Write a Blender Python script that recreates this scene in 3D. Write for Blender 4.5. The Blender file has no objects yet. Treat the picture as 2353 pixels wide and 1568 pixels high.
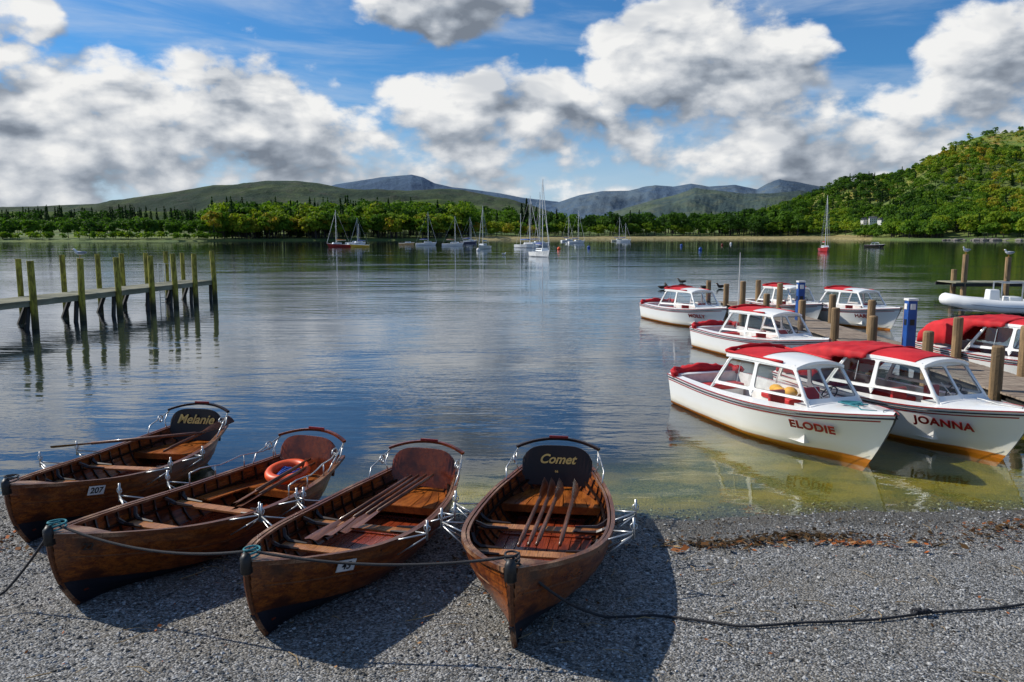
import bpy, math, random
import numpy as np
from mathutils import Vector, Matrix
random.seed(7); rng=np.random.default_rng(7)
S=bpy.context.scene
COL=S.collection
rad=math.radians
# ------------------------------------------------------------------ helpers
class NT:
    def __init__(s,nt): s.nt=nt; s.n=nt.nodes; s.l=nt.links
    def new(s,t,**k):
        x=s.n.new(t)
        for a,b in k.items(): setattr(x,a,b)
        return x
    def put(s,sock,v):
        if isinstance(v,bpy.types.NodeSocket): s.l.new(v,sock)
        elif v is not None: sock.default_value=v
    def m(s,op,a,b=None,c=None,clamp=False):
        x=s.new('ShaderNodeMath',operation=op); x.use_clamp=clamp
        s.put(x.inputs[0],a); s.put(x.inputs[1],b)
        if c is not None: s.put(x.inputs[2],c)
        return x.outputs[0]
    def mix(s,f,a,b,blend='MIX'):
        x=s.new('ShaderNodeMix',data_type='RGBA',blend_type=blend)
        s.put(x.inputs[0],f); 
        s.put(x.inputs[6],a if isinstance(a,bpy.types.NodeSocket) else (*a,1)[:4]); s.put(x.inputs[7],b if isinstance(b,bpy.types.NodeSocket) else (*b,1)[:4])
        return x.outputs[2]
    def ss(s,v,a,b):
        x=s.new('ShaderNodeMapRange',interpolation_type='SMOOTHSTEP')
        s.put(x.inputs[0],v); x.inputs[1].default_value=a; x.inputs[2].default_value=b
        return x.outputs[0]
    def coord(s,kind='Object',scale=(1,1,1)):
        t=s.new('ShaderNodeTexCoord'); mp=s.new('ShaderNodeMapping'); mp.inputs[3].default_value=scale
        s.l.new(t.outputs[kind],mp.inputs[0]); return mp.outputs[0]
    def noise(s,vec,scale=1,detail=4,rough=.5,dist=0):
        x=s.new('ShaderNodeTexNoise'); s.put(x.inputs['Vector'],vec)
        x.inputs['Scale'].default_value=scale; x.inputs['Detail'].default_value=detail
        x.inputs['Roughness'].default_value=rough; x.inputs['Distortion'].default_value=dist
        return x.outputs[0]
    def bump(s,h,strength=.5,dist=.02,normal=None):
        x=s.new('ShaderNodeBump'); x.inputs['Strength'].default_value=strength; x.inputs['Distance'].default_value=dist
        s.put(x.inputs['Height'],h)
        if normal is not None: s.put(x.inputs['Normal'],normal)
        return x.outputs[0]
    def schlick(s,f0,normal=None):
        g=s.new('ShaderNodeNewGeometry'); v=s.new('ShaderNodeVectorMath',operation='DOT_PRODUCT')
        s.l.new(g.outputs['Incoming'],v.inputs[0]); s.l.new(normal if normal is not None else g.outputs['Normal'],v.inputs[1])
        c=s.m('MINIMUM',s.m('ABSOLUTE',v.outputs['Value']),1.0)
        return s.m('ADD',f0,s.m('MULTIPLY',s.m('POWER',s.m('SUBTRACT',1,c),5),1-f0))
def material(name):
    m=bpy.data.materials.new(name); m.use_nodes=True
    return m,NT(m.node_tree),m.node_tree.nodes['Principled BSDF']
def simple(name,c,c2=None,rough=.5,scale=(4,4,4),metal=0,coat=0,bump=0,bscale=30,detail=5,spec=.5):
    m,t,p=material(name)
    co=t.coord('Object',scale)
    n=t.noise(co,1,detail,.6)
    if c2 is None: c2=tuple(x*.78 for x in c)
    f=t.ss(n,.35,.65)
    t.put(p.inputs['Base Color'],t.mix(f,c2,c))
    t.put(p.inputs['Roughness'],t.m('ADD',t.m('MULTIPLY',n,.15),rough-.07))
    p.inputs['Metallic'].default_value=metal; p.inputs['Coat Weight'].default_value=coat; p.inputs['Coat Roughness'].default_value=.12
    p.inputs['Specular IOR Level'].default_value=spec
    if bump: t.put(p.inputs['Normal'],t.bump(t.noise(t.coord('Object'),bscale,4),bump,.01))
    return m
def wood(name,c1,c2,c3,rough=.3,coat=.5,gs=(1.2,14,14),plank=0):
    m,t,p=material(name)
    co=t.coord('Object',gs); n=t.noise(co,1.3,8,.65,.6); n2=t.noise(t.coord('Object',(.7,2.2,2.2)),1.6,4,.6)
    fine=t.noise(t.coord('Object',(3,70,70)),1.5,4,.6)
    col=t.mix(t.ss(n,.38,.60),c1,c2); col=t.mix(t.ss(n2,.48,.66),col,c3)
    col=t.mix(t.m('MULTIPLY',t.ss(fine,.48,.66),.7),col,tuple(x*.25 for x in c1))
    t.put(p.inputs['Base Color'],col)
    t.put(p.inputs['Roughness'],t.m('ADD',t.m('MULTIPLY',n2,.35),rough-.15))
    p.inputs['Coat Weight'].default_value=coat; p.inputs['Coat Roughness'].default_value=.12; p.inputs['Specular IOR Level'].default_value=.3
    t.put(p.inputs['Normal'],t.bump(fine,.25,.004))
    return m
class MB:
    def __init__(s): s.v=[]; s.f=[]
    def add(s,vs,fs):
        o=len(s.v); s.v+= [tuple(v) for v in vs]; s.f+=[tuple(i+o for i in f) for f in fs]; return s
    def box(s,c,sz,rz=0,rot=None,taper=1.0):
        x,y,z=[a/2 for a in sz]; vs=[]
        R=rot if rot is not None else Matrix.Rotation(rz,3,'Z')
        for k in (-1,1):
            tt=1 if k<0 else taper
            for i,j in ((-1,-1),(1,-1),(1,1),(-1,1)): vs.append(Vector(c)+R@Vector((i*x*tt,j*y*tt,k*z)))
        return s.add(vs,[(3,2,1,0),(4,5,6,7),(0,1,5,4),(1,2,6,5),(2,3,7,6),(3,0,4,7)])
    def tube(s,pts,r,n=8,closed=False,flat=1.0,cap=True):
        P=[Vector(p) for p in pts]; m=len(P)
        if not hasattr(r,'__len__'): r=[r]*m
        up=None; vs=[]
        for i in range(m):
            a=P[(i-1)%m] if (closed or i>0) else P[i]; b=P[(i+1)%m] if (closed or i<m-1) else P[i]
            t=(b-a).normalized() if (b-a).length>1e-9 else Vector((0,0,1))
            if up is None:
                up=Vector((0,0,1)) if abs(t.z)<.9 else Vector((0,1,0))
            up=(up-t*up.dot(t)); up=up.normalized() if up.length>1e-6 else Vector((1,0,0))
            sd=t.cross(up)
            for k in range(n):
                an=2*math.pi*(k+.5)/n; vs.append(P[i]+(sd*math.cos(an)+up*math.sin(an)*flat)*r[i])
        fs=[]
        for i in range(m if closed else m-1):
            for k in range(n):
                a=i*n+k; b=i*n+(k+1)%n; c=((i+1)%m)*n+(k+1)%n; d=((i+1)%m)*n+k
                fs.append((a,b,c,d))
        if cap and not closed:
            fs.append(tuple(range(n))[::-1]); fs.append(tuple((m-1)*n+k for k in range(n)))
        return s.add(vs,fs)
    def grid(s,G):
        a=len(G); b=len(G[0]); vs=[p for row in G for p in row]
        return s.add(vs,[(i*b+j,(i+1)*b+j,(i+1)*b+j+1,i*b+j+1) for i in range(a-1) for j in range(b-1)])
    def ball(s,c,r,n=10,m=7,R=None):
        G=[]
        for i in range(m+1):
            th=math.pi*i/m
            row=[]
            for j in range(n+1):
                ph=2*math.pi*j/n; q=Vector((r[0]*math.sin(th)*math.cos(ph),r[1]*math.sin(th)*math.sin(ph),r[2]*math.cos(th)))
                if R is not None: q=R@q
                row.append(Vector(c)+q)
            G.append(row)
        return s.grid(G)
    def obj(s,name,mat,parent=None,smooth=False,bevel=0,solid=0):
        me=bpy.data.meshes.new(name); me.from_pydata(s.v,[],s.f); me.materials.append(mat); me.update()
        if smooth:
            for p in me.polygons: p.use_smooth=True
        o=bpy.data.objects.new(name,me); COL.objects.link(o)
        if parent: o.parent=parent
        if solid:
            q=o.modifiers.new('s','SOLIDIFY'); q.thickness=solid; q.offset=0
        if bevel:
            q=o.modifiers.new('b','BEVEL'); q.width=bevel; q.segments=2; q.limit_method='ANGLE'
        return o
def empty(name,loc=(0,0,0),rz=0,ry=0,sc=1):
    e=bpy.data.objects.new(name,None); COL.objects.link(e); e.empty_display_size=.2
    e.matrix_world=Matrix.Translation(loc)@Matrix.Rotation(rz,4,'Z')@Matrix.Rotation(ry,4,'Y')@Matrix.Scale(sc,4)
    return e
def text(parent,s,org,xd,yd,size,mat,offset=0,shear=0,name='lettering',space=1,ext=.002):
    c=bpy.data.curves.new(name,'FONT'); c.body=s; c.size=size; c.offset=offset; c.shear=shear; c.extrude=ext
    c.align_x='CENTER'; c.align_y='CENTER'; c.space_character=space; c.materials.append(mat)
    o=bpy.data.objects.new(name,c); COL.objects.link(o); o.parent=parent
    xd=Vector(xd).normalized(); yd=Vector(yd); zd=xd.cross(yd).normalized(); yd=zd.cross(xd)
    M=Matrix((xd,yd,zd)).transposed().to_4x4(); M.translation=Vector(org); o.matrix_local=M
    return o
def it(x,xs,ys): return float(np.interp(x,xs,ys))
def sst(a,b,x):
    t=min(1,max(0,(x-a)/(b-a))); return t*t*(3-2*t)
def smooth_interp(x,xs,ys):
    i=int(np.clip(np.searchsorted(xs,x)-1,0,len(xs)-2)); t=(x-xs[i])/(xs[i+1]-xs[i])
    def sl(k):
        if k<=0: return (ys[1]-ys[0])/(xs[1]-xs[0])
        if k>=len(xs)-1: return (ys[-1]-ys[-2])/(xs[-1]-xs[-2])
        return (ys[k+1]-ys[k-1])/(xs[k+1]-xs[k-1])
    h=xs[i+1]-xs[i]; t2=t*t;t3=t2*t
    return (2*t3-3*t2+1)*ys[i]+(t3-2*t2+t)*h*sl(i)+(-2*t3+3*t2)*ys[i+1]+(t3-t2)*h*sl(i+1)
# ------------------------------------------------------------------ camera
HC=3.8
cam=bpy.data.cameras.new('camera'); co=bpy.data.objects.new('camera',cam); COL.objects.link(co)
cam.lens=28; cam.sensor_width=36; cam.clip_end=20000; cam.clip_start=.05
co.location=(0,0,HC); co.rotation_euler=(rad(90-7.6),0,0); S.camera=co
S.view_settings.view_transform='Standard'; S.view_settings.look='None'; S.view_settings.exposure=0
# ------------------------------------------------------------------ sun + sky
SUN_EL=rad(38); SUN_ROT=rad(-72)
sd=Vector((math.sin(SUN_ROT)*math.cos(SUN_EL),math.cos(SUN_ROT)*math.cos(SUN_EL),math.sin(SUN_EL)))
L=bpy.data.lights.new('sun','SUN'); L.energy=5.0; L.angle=rad(.5); L.color=(1,.94,.84)
lo=bpy.data.objects.new('sun',L); COL.objects.link(lo); lo.rotation_euler=(-sd).to_track_quat('-Z','Y').to_euler()
W=bpy.data.worlds.new('World'); S.world=W; W.use_nodes=True
t=NT(W.node_tree); bg=W.node_tree.nodes['Background']
sky=t.new('ShaderNodeTexSky'); sky.sky_type='NISHITA'; sky.sun_disc=False; sky.sun_elevation=SUN_EL; sky.sun_rotation=SUN_ROT
sky.altitude=50; sky.air_density=1.0; sky.dust_density=.3; sky.ozone_density=3
tc=t.new('ShaderNodeTexCoord'); nz=t.new('ShaderNodeVectorMath',operation='NORMALIZE'); t.l.new(tc.outputs['Generated'],nz.inputs[0])
sp=t.new('ShaderNodeSeparateXYZ'); t.l.new(nz.outputs[0],sp.inputs[0])
AZ=t.m('ARCTAN2',sp.outputs[0],sp.outputs[1]); EL=t.m('ARCSINE',sp.outputs[2])
BL=[(-22,6.8,14,6.0,1.25),(-12,4.5,11,4.5,1.1),(0,7.8,11.5,4.6,1.15),(12,10.4,9.0,8.0,1.4),(-4.5,15.8,8.8,3.8,1.4),(32,9.4,8.5,5.6,1.25),(-33,11.6,4.6,3.2,1.5),(20,6.0,12,4.6,1.1),(-31,5.4,9,4.5,1.1),
    (-20,29,18,8,1.0),(14,27,17,7,1.0),(45,24,14,7,1.0),(-50,20,12,6,1.)]
def cloud(az,el,detail,puff=.24):
    cv=t.new('ShaderNodeCombineXYZ'); t.put(cv.inputs[0],az); t.put(cv.inputs[1],t.m('MULTIPLY',el,1.6)); cv.inputs[2].default_value=.37
    v=cv.outputs[0]
    n=t.noise(v,7.0,detail,.60,.1); w=t.noise(v,5,2,.5)
    az2=t.m('ADD',az,t.m('MULTIPLY',t.m('SUBTRACT',w,.5),.14))
    mask=None
    for a,e,rx,ry,s in BL:
        p=t.m('POWER',t.m('DIVIDE',t.m('SUBTRACT',az2,rad(a)),rad(rx)),2)
        q=t.m('POWER',t.m('DIVIDE',t.m('SUBTRACT',el,rad(e)),rad(ry)),2)
        g=t.m('MULTIPLY',t.m('SUBTRACT',1,t.m('ADD',p,q),clamp=True),s)
        mask=g if mask is None else t.m('MAXIMUM',mask,g)
    low=t.m('MULTIPLY',t.ss(el,rad(11),rad(5)),.56)
    mask=t.m('MINIMUM',t.m('MAXIMUM',mask,low),.85)
    d=t.m('ADD',t.m('MULTIPLY',mask,.55),t.m('SUBTRACT',t.m('MULTIPLY',n,1.35),.80))
    if puff:
        x=t.new('ShaderNodeTexVoronoi',feature='F1'); t.put(x.inputs['Vector'],v); x.inputs['Scale'].default_value=17; x.inputs['Detail'].default_value=2; x.inputs['Roughness'].default_value=.5
        d=t.m('ADD',d,t.m('MULTIPLY',t.m('SUBTRACT',.45,x.outputs['Distance']),puff))
    return d
d0=cloud(AZ,EL,8,.28)
d1=cloud(t.m('SUBTRACT',AZ,.020),t.m('ADD',EL,.028),3,.14)
d2=cloud(t.m('SUBTRACT',AZ,.0),t.m('ADD',EL,.0),2,0)
alpha=t.ss(d0,-.06,.17)
lit=t.m('ADD',.72,t.m('MULTIPLY',t.m('SUBTRACT',d0,d1),1.75),clamp=True)
# broad grey undersides where the cloud is deep
under_=t.ss(t.noise(t.coord('Generated',(6.5,6.5,17)),1.0,4,.55,.3),.45,.64)
lit=t.m('SUBTRACT',lit,t.m('MULTIPLY',t.m('MULTIPLY',t.ss(d2,.02,.35),under_),.38),clamp=True)
r=t.new('ShaderNodeValToRGB'); t.l.new(lit,r.inputs[0])
e=r.color_ramp.elements; e[0].position=0; e[0].color=(.20,.235,.29,1); e[1].position=.92; e[1].color=(.93,.93,.92,1)
x=r.color_ramp.elements.new(.3); x.color=(.36,.405,.47,1)
x=r.color_ramp.elements.new(.6); x.color=(.64,.67,.71,1)
cc=t.new('ShaderNodeVectorMath',operation='SCALE'); t.l.new(r.outputs[0],cc.inputs[0]); cc.inputs[3].default_value=9.6
skc=t.mix(1,sky.outputs[0],(.34,.74,1.08),'MULTIPLY')
ci=t.new('ShaderNodeCombineXYZ'); t.put(ci.inputs[0],t.m('ADD',AZ,t.m('MULTIPLY',EL,1.3))); t.put(ci.inputs[1],t.m('MULTIPLY',EL,6)); 
cn=t.m('MULTIPLY',t.ss(t.noise(ci.outputs[0],3,6,.6,.4),.42,.75),.6)
skc=t.mix(cn,skc,(6.0,6.8,7.8))
haze=t.m('MULTIPLY',t.ss(EL,rad(10),rad(1)),.7)
skc=t.mix(haze,skc,(5.6,6.6,7.7))
out=t.mix(alpha,skc,cc.outputs[0])
t.l.new(out,bg.inputs[0]); bg.inputs[1].default_value=.1
# ------------------------------------------------------------------ materials
M={}
M['hull']=wood('varnished_larch',(.12,.026,.005),(.27,.072,.009),(.045,.011,.004),.30,.30)
M['inner']=wood('inner_planking',(.14,.031,.006),(.29,.078,.011),(.05,.012,.004),.36,.22)
M['rib']=simple('rib_wood',(.024,.009,.005),rough=.45,coat=.1)
M['seamshade']=simple('plank_seam',(.012,.005,.004),rough=.6)  # near-black lap edges, painting in the shadow line under each strake
M['floor']=wood('painted_bottom_boards',(.22,.034,.012),(.30,.052,.017),(.11,.018,.008),.26,.32,(1,5,5))
M['thwart']=wood('bare_thwart',(.34,.13,.04),(.46,.20,.065),(.24,.085,.025),.45,.12)
M['seat']=wood('seat_board',(.28,.075,.012),(.40,.12,.020),(.15,.04,.008),.34,.2)
M['rail']=wood('gunwale_wood',(.085,.024,.008),(.16,.05,.015),(.30,.16,.085),.42,.2)
M['board']=simple('name_board',(.020,.007,.004),rough=.4,coat=.1,spec=.3)
M['redboard']=wood('backrest_mahogany',(.14,.024,.006),(.23,.044,.009),(.07,.013,.005),.28,.3)
M['gold']=simple('gold_leaf',(.82,.52,.13),rough=.45)
M['black']=simple('black_rubber',(.014,.014,.015),rough=.5)
M['darkpaint']=simple('bottom_paint',(.012,.014,.022),rough=.5,spec=.3)
M['steel']=simple('galvanised_steel',(.62,.62,.6),rough=.35,metal=.8)
M['oar']=wood('oar_wood',(.10,.034,.014),(.17,.058,.022),(.06,.02,.010),.40,.22)
M['ring']=simple('lifering_orange',(.80,.09,.012),rough=.45)
M['teal']=simple('teal_rope',(.03,.22,.26),rough=.8,bump=.5,bscale=200)
M['rope']=simple('dark_rope',(.030,.030,.034),rough=.85,bump=.8,bscale=150)
M['plate']=simple('number_plate_white',(.75,.74,.70),rough=.4)
M['ink']=simple('ink',(.01,.01,.012),rough=.5)
M['white']=simple('gelcoat_white',(.84,.84,.81),(.79,.79,.76),rough=.22,coat=.3,scale=(1,1,1))
M['whitein']=simple('cockpit_white',(.78,.77,.73),rough=.4)
M['red']=simple('red_canvas',(.58,.022,.028),(.40,.012,.018),rough=.7,bump=.6,bscale=7,scale=(2,2,2),spec=.25)
M['redpaint']=simple('red_paint',(.36,.015,.015),rough=.35)
M['vinyl']=simple('red_vinyl',(.55,.03,.03),rough=.4)
M['stripe']=simple('dark_stripe',(.04,.03,.035),rough=.4)
M['seal']=simple('window_seal',(.30,.30,.29),rough=.5)
M['yellow']=simple('lifejacket_yellow',(.80,.40,.03),rough=.7)
M['blue']=simple('blue_pillar_paint',(.008,.07,.30),rough=.4)
M['post']=simple('pile_timber',(.30,.19,.09),(.15,.10,.05),rough=.85,scale=(5,5,1.2),bump=.8,bscale=20)
M['deck']=wood('deck_timber',(.27,.21,.16),(.36,.29,.22),(.18,.14,.11),.85,0,(8,1,8))
M['jdeck']=simple('weathered_deck',(.27,.26,.18),(.16,.16,.10),rough=.85,scale=(3,.6,3))
M['dark']=simple('wet_timber',(.022,.020,.016),rough=.7)
M['gull']=simple('gull_white',(.78,.78,.76),rough=.8)
M['gullgrey']=simple('gull_grey',(.35,.37,.40),rough=.8)
M['slate']=simple('roof_slate',(.07,.075,.085),rough=.7)
M['duck']=simple('duck_brown',(.05,.035,.025),rough=.8)
M['beak']=simple('beak',(.6,.25,.03),rough=.6)
def hullmat(name,col,anti,z0=.075):
    m,t,p=material(name)
    co=t.coord('Object'); s=t.new('ShaderNodeSeparateXYZ'); t.l.new(co,s.inputs[0])
    n=t.noise(t.coord('Object',(1,1,3)),2.2,5,.6); zz=t.m('ADD',s.outputs[2],t.m('MULTIPLY',t.m('SUBTRACT',n,.5),.03))
    reflect_tint=t.m('MULTIPLY',t.ss(t.m('ADD',s.outputs[2],t.m('MULTIPLY',n,.18)),.46,.14),.38)  # yellow reflection off the water, painted onto the lower hull
    c=t.mix(reflect_tint,col,(.66,.52,.22))
    c=t.mix(t.ss(zz,z0+.02,z0-.01),c,anti)
    t.put(p.inputs['Base Color'],c); p.inputs['Roughness'].default_value=.22; p.inputs['Coat Weight'].default_value=.3
    return m
M['cbhull']=hullmat('cabin_boat_hull',(.84,.84,.80),(.46,.15,.015))
m,t,p=material('mossy_pile'); co=t.coord('Object'); s=t.new('ShaderNodeSeparateXYZ'); t.l.new(co,s.inputs[0])
n=t.noise(t.coord('Object',(6,6,1.5)),1.5,6,.65); c=t.mix(t.ss(n,.38,.62),(.14,.12,.018),(.38,.34,.045))
c=t.mix(t.ss(t.m('ADD',s.outputs[2],t.m('MULTIPLY',n,.4)),1.0,.4),c,(.05,.05,.02)); t.put(p.inputs['Base Color'],c); p.inputs['Roughness'].default_value=.9
t.put(p.inputs['Normal'],t.bump(n,.7,.03)); M['moss']=m
m,t,p=material('cabin_glass'); nt=m.node_tree; nt.nodes.remove(p)
tr=t.new('ShaderNodeBsdfTransparent'); tr.inputs[0].default_value=(.90,.93,.93,1); gl=t.new('ShaderNodeBsdfGlossy'); gl.inputs['Roughness'].default_value=.02
ms=t.new('ShaderNodeMixShader')
t.l.new(t.schlick(.07),ms.inputs[0]); t.l.new(tr.outputs[0],ms.inputs[1]); t.l.new(gl.outputs[0],ms.inputs[2]); t.l.new(ms.outputs[0],nt.nodes['Material Output'].inputs[0]); M['glass']=m
def foliage(name,ramp,trans=0):
    m,t,p=material(name); a=t.new('ShaderNodeAttribute'); a.attribute_name='tint'
    r=t.new('ShaderNodeValToRGB'); t.l.new(a.outputs['Fac'],r.inputs[0]); el=r.color_ramp.elements
    el[0].position=ramp[0][0]; el[0].color=(*ramp[0][1],1); el[1].position=ramp[-1][0]; el[1].color=(*ramp[-1][1],1)
    for q,c in ramp[1:-1]: z=el.new(q); z.color=(*c,1)
    t.put(p.inputs['Base Color'],r.outputs[0]); p.inputs['Roughness'].default_value=.75; p.inputs['Specular IOR Level'].default_value=.15
    if trans:
        tl=t.new('ShaderNodeBsdfTranslucent'); t.l.new(t.mix(1,r.outputs[0],(1.5,1.6,.7),'MULTIPLY'),tl.inputs[0])
        ms=t.new('ShaderNodeMixShader'); ms.inputs[0].default_value=trans; t.l.new(p.outputs[0],ms.inputs[1]); t.l.new(tl.outputs[0],ms.inputs[2]); t.l.new(ms.outputs[0],m.node_tree.nodes['Material Output'].inputs[0])
    return m
M['leaf']=foliage('foliage',[(0,(.012,.030,.010)),(.3,(.030,.078,.010)),(.6,(.085,.170,.012)),(.85,(.20,.26,.016)),(1,(.32,.20,.025))],.35)
# ------------------------------------------------------------------ beach
XS=[-80,-12,-8,-4,0,2,7,12,20,80]; YSH=[16,11.7,11.4,10.9,10.55,10.35,10.75,11.1,11.8,14]
def wob(x): return .06*math.sin(x*1.7)+.04*math.sin(x*4.1+1)+.02*math.sin(x*9.3)
def ysh(x): return it(x,XS,YSH)+wob(x)
def gz(x,y):
    d=ysh(x)-y
    z=d*.045 if d>0 else d*.065
    return max(z,-2.5)+.012*math.sin(x*2.1+y*1.3)*min(1,abs(d))
def gz_cap(x,y): return min(gz(x,y),1.2)
xs=np.concatenate([np.linspace(-80,-9,30),np.linspace(-8.8,9,180),np.linspace(9.5,80,30)])
ys=np.concatenate([np.linspace(-60,3,16),np.linspace(3.1,13,130),np.linspace(13.5,60,30)])
b=MB(); b.grid([[(x,y,gz_cap(x,y)) for y in ys] for x in xs])
m,t,p=material('slate_gravel')
co=t.coord('Object'); s=t.new('ShaderNodeSeparateXYZ'); t.l.new(co,s.inputs[0])
v=t.new('ShaderNodeTexVoronoi'); t.put(v.inputs['Vector'],t.coord('Object',(1,1.25,1))); v.inputs['Scale'].default_value=42
v2=t.new('ShaderNodeTexVoronoi'); t.put(v2.inputs['Vector'],co); v2.inputs['Scale'].default_value=90
bw=t.new('ShaderNodeRGBToBW'); t.l.new(v.outputs['Color'],bw.inputs[0]); bw2=t.new('ShaderNodeRGBToBW'); t.l.new(v2.outputs['Color'],bw2.inputs[0])
r=t.new('ShaderNodeValToRGB'); t.l.new(t.m('ADD',t.m('MULTIPLY',bw.outputs[0],.65),t.m('MULTIPLY',bw2.outputs[0],.35)),r.inputs[0])
el=r.color_ramp.elements; el[0].position=.28; el[0].color=(.05,.048,.044,1); el[1].position=.75; el[1].color=(.46,.455,.44,1); z=el.new(.5); z.color=(.20,.198,.19,1)
big=t.noise(co,.9,5,.6); c=t.mix(t.m('MULTIPLY',t.ss(big,.42,.68),.4),r.outputs[0],(.20,.17,.12))
dirt=t.noise(co,7,5,.7); c=t.mix(t.m('MULTIPLY',t.ss(dirt,.54,.70),.6),c,(.065,.048,.03))
wet=t.ss(t.m('ADD',s.outputs[2],t.m('MULTIPLY',big,.03)),.060,.028); c=t.mix(t.m('MULTIPLY',wet,.65),c,(.06,.05,.03))
under=t.ss(s.outputs[2],0.0,-.05); bedn=t.noise(co,.8,6,.65); bed=t.mix(t.ss(bedn,.42,.60),(.09,.115,.006),(.36,.27,.018)); bed=t.mix(t.m('MULTIPLY',t.ss(bw.outputs[0],.35,.7),.55),bed,(.46,.38,.10)); bed=t.mix(t.m('MULTIPLY',t.ss(bw2.outputs[0],.55,.75),.4),bed,(.05,.05,.015))
c=t.mix(under,c,bed)
t.put(p.inputs['Base Color'],c); t.put(p.inputs['Roughness'],t.m('SUBTRACT',.85,t.m('MULTIPLY',wet,.35)))
hh=t.m('ADD',t.m('MULTIPLY',v.outputs['Distance'],-1.),t.m('MULTIPLY',bw.outputs[0],.6)); hh=t.m('ADD',hh,t.m('MULTIPLY',bw2.outputs[0],.35))
t.put(p.inputs['Normal'],t.bump(hh,1,.02))
M['gravel']=m
b.obj('beach_ground',m,smooth=True)
def fast(name,V,mat,tint=None,k=4,smooth=False):
    V=np.asarray(V,dtype=np.float32); n=len(V); me=bpy.data.meshes.new(name)
    me.vertices.add(n*k); me.vertices.foreach_set('co',V.reshape(-1)); me.loops.add(n*k); me.loops.foreach_set('vertex_index',np.arange(n*k,dtype=np.int32))
    me.polygons.add(n); me.polygons.foreach_set('loop_start',np.arange(0,n*k,k,dtype=np.int32)); me.polygons.foreach_set('loop_total',np.full(n,k,dtype=np.int32))
    if tint is not None:
        at=me.attributes.new('tint','FLOAT','POINT'); at.data.foreach_set('value',np.repeat(np.asarray(tint,dtype=np.float32),k))
    me.update(calc_edges=True); me.materials.append(mat); o=bpy.data.objects.new(name,me); COL.objects.link(o); return o
def stones(name,n,xr,yr,sr,mat,tintr=(0,1)):
    oct_=np.array([[1,0,0],[0,1,0],[-1,0,0],[0,-1,0],[0,0,1],[0,0,-1]],float); F=[(0,1,4),(1,2,4),(2,3,4),(3,0,4),(1,0,5),(2,1,5),(3,2,5),(0,3,5)]
    T=[];TT=[]
    for _ in range(n):
        y=random.uniform(*yr); x=random.uniform(*xr)*min(1,y/10)
        if y>ysh(x)+.5: continue
        pn_=math.sin(x*2.3+y*1.1)+math.sin(x*.9-y*3.1+2)+math.sin(x*5.1+y*4.3)
        if random.random()<.25-.22*pn_: continue
        s=random.uniform(*sr)*random.choice([.6,.7,.8,1,1,1.6]); R=np.array(Matrix.Rotation(random.uniform(0,6.28),3,'Z')@Matrix.Rotation(random.uniform(-.5,.5),3,'X'))
        q=(oct_*np.array([s,s*random.uniform(.5,1),s*random.uniform(.3,.55)])*(1+rng.uniform(-.3,.3,(6,1))))@R.T+np.array([x,y,gz(x,y)+s*.2])
        tt=random.uniform(*tintr)*.82+(.15 if random.random()<.1 else 0)
        for f in F: T.append(q[list(f)]); TT.append(tt)
    return fast(name,T,mat,TT,3)
M['stone']=foliage('stone_chips',[(0,(.045,.045,.042)),(.35,(.15,.152,.147)),(.8,(.46,.46,.45)),(1,(.32,.24,.16))])
stones('beach_gravel',62000,(-7.5,7.5),(5.0,11.3),(.008,.0195),M['stone'])
b=[];bt=[]
def deb(n,cx,cy,sx,sy,s,tr):
    for _ in range(n):
        x=random.gauss(cx,sx); y=random.gauss(cy,sy)+.10*math.sin(x*2.1); a=random.uniform(0,6.28); l=random.uniform(.4,1.6)*s; w=l*random.choice([.12,.12,.5,.7]); z=gz(x,y)+random.uniform(.012,.045)
        u=Vector((math.cos(a),math.sin(a),random.uniform(-.4,.4)))*l; v=Vector((-math.sin(a),math.cos(a),random.uniform(-.6,.6)))*w; c=Vector((x,y,z))
        b.append([c-u,c-v,c+u,c+v]); bt.append(random.uniform(*tr))
deb(320,3.1,9.4,.35,.10,.032,(0,.5)); deb(90,4.15,9.2,.18,.05,.038,(.6,.95)); deb(200,3.75,9.45,.3,.08,.036,(0,.4)); deb(200,2.4,9.42,.28,.08,.03,(0,.6)); deb(1100,4.6,9.5,1.7,.16,.022,(0,.6)); deb(420,-.35,9.1,.35,.5,.026,(0,.8)); deb(300,-6.4,9.3,.6,.3,.035,(.2,.9)); deb(700,0,7.5,4,1.2,.016,(0,1));deb(380,6.6,9.8,.6,.15,.032,(0,.8)); deb(800,4,10.1,3,.13,.016,(0,.4)); deb(120,2.95,9.25,1.4,.1,.05,(.4,1))
M['debris']=foliage('leaf_litter',[(0,(.022,.015,.008)),(.5,(.09,.05,.018)),(.85,(.34,.09,.02)),(1,(.38,.26,.12))])
fast('leaf_litter',b,M['debris'],bt)
st=MB()
for _ in range(110):
    x=random.uniform(-4,6.5); y=random.uniform(6,9.8); a=random.uniform(0,3.1); l=random.uniform(.04,.16); z=gz(x,y)+.022
    st.tube([(x,y,z),(x+l*math.cos(a),y+l*math.sin(a),z+.01),(x+l*1.9*math.cos(a+.2),y+l*1.9*math.sin(a+.2),z)],random.uniform(.002,.005),4)
st.obj('twigs',simple('straw',(.34,.24,.12),rough=.9))
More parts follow.
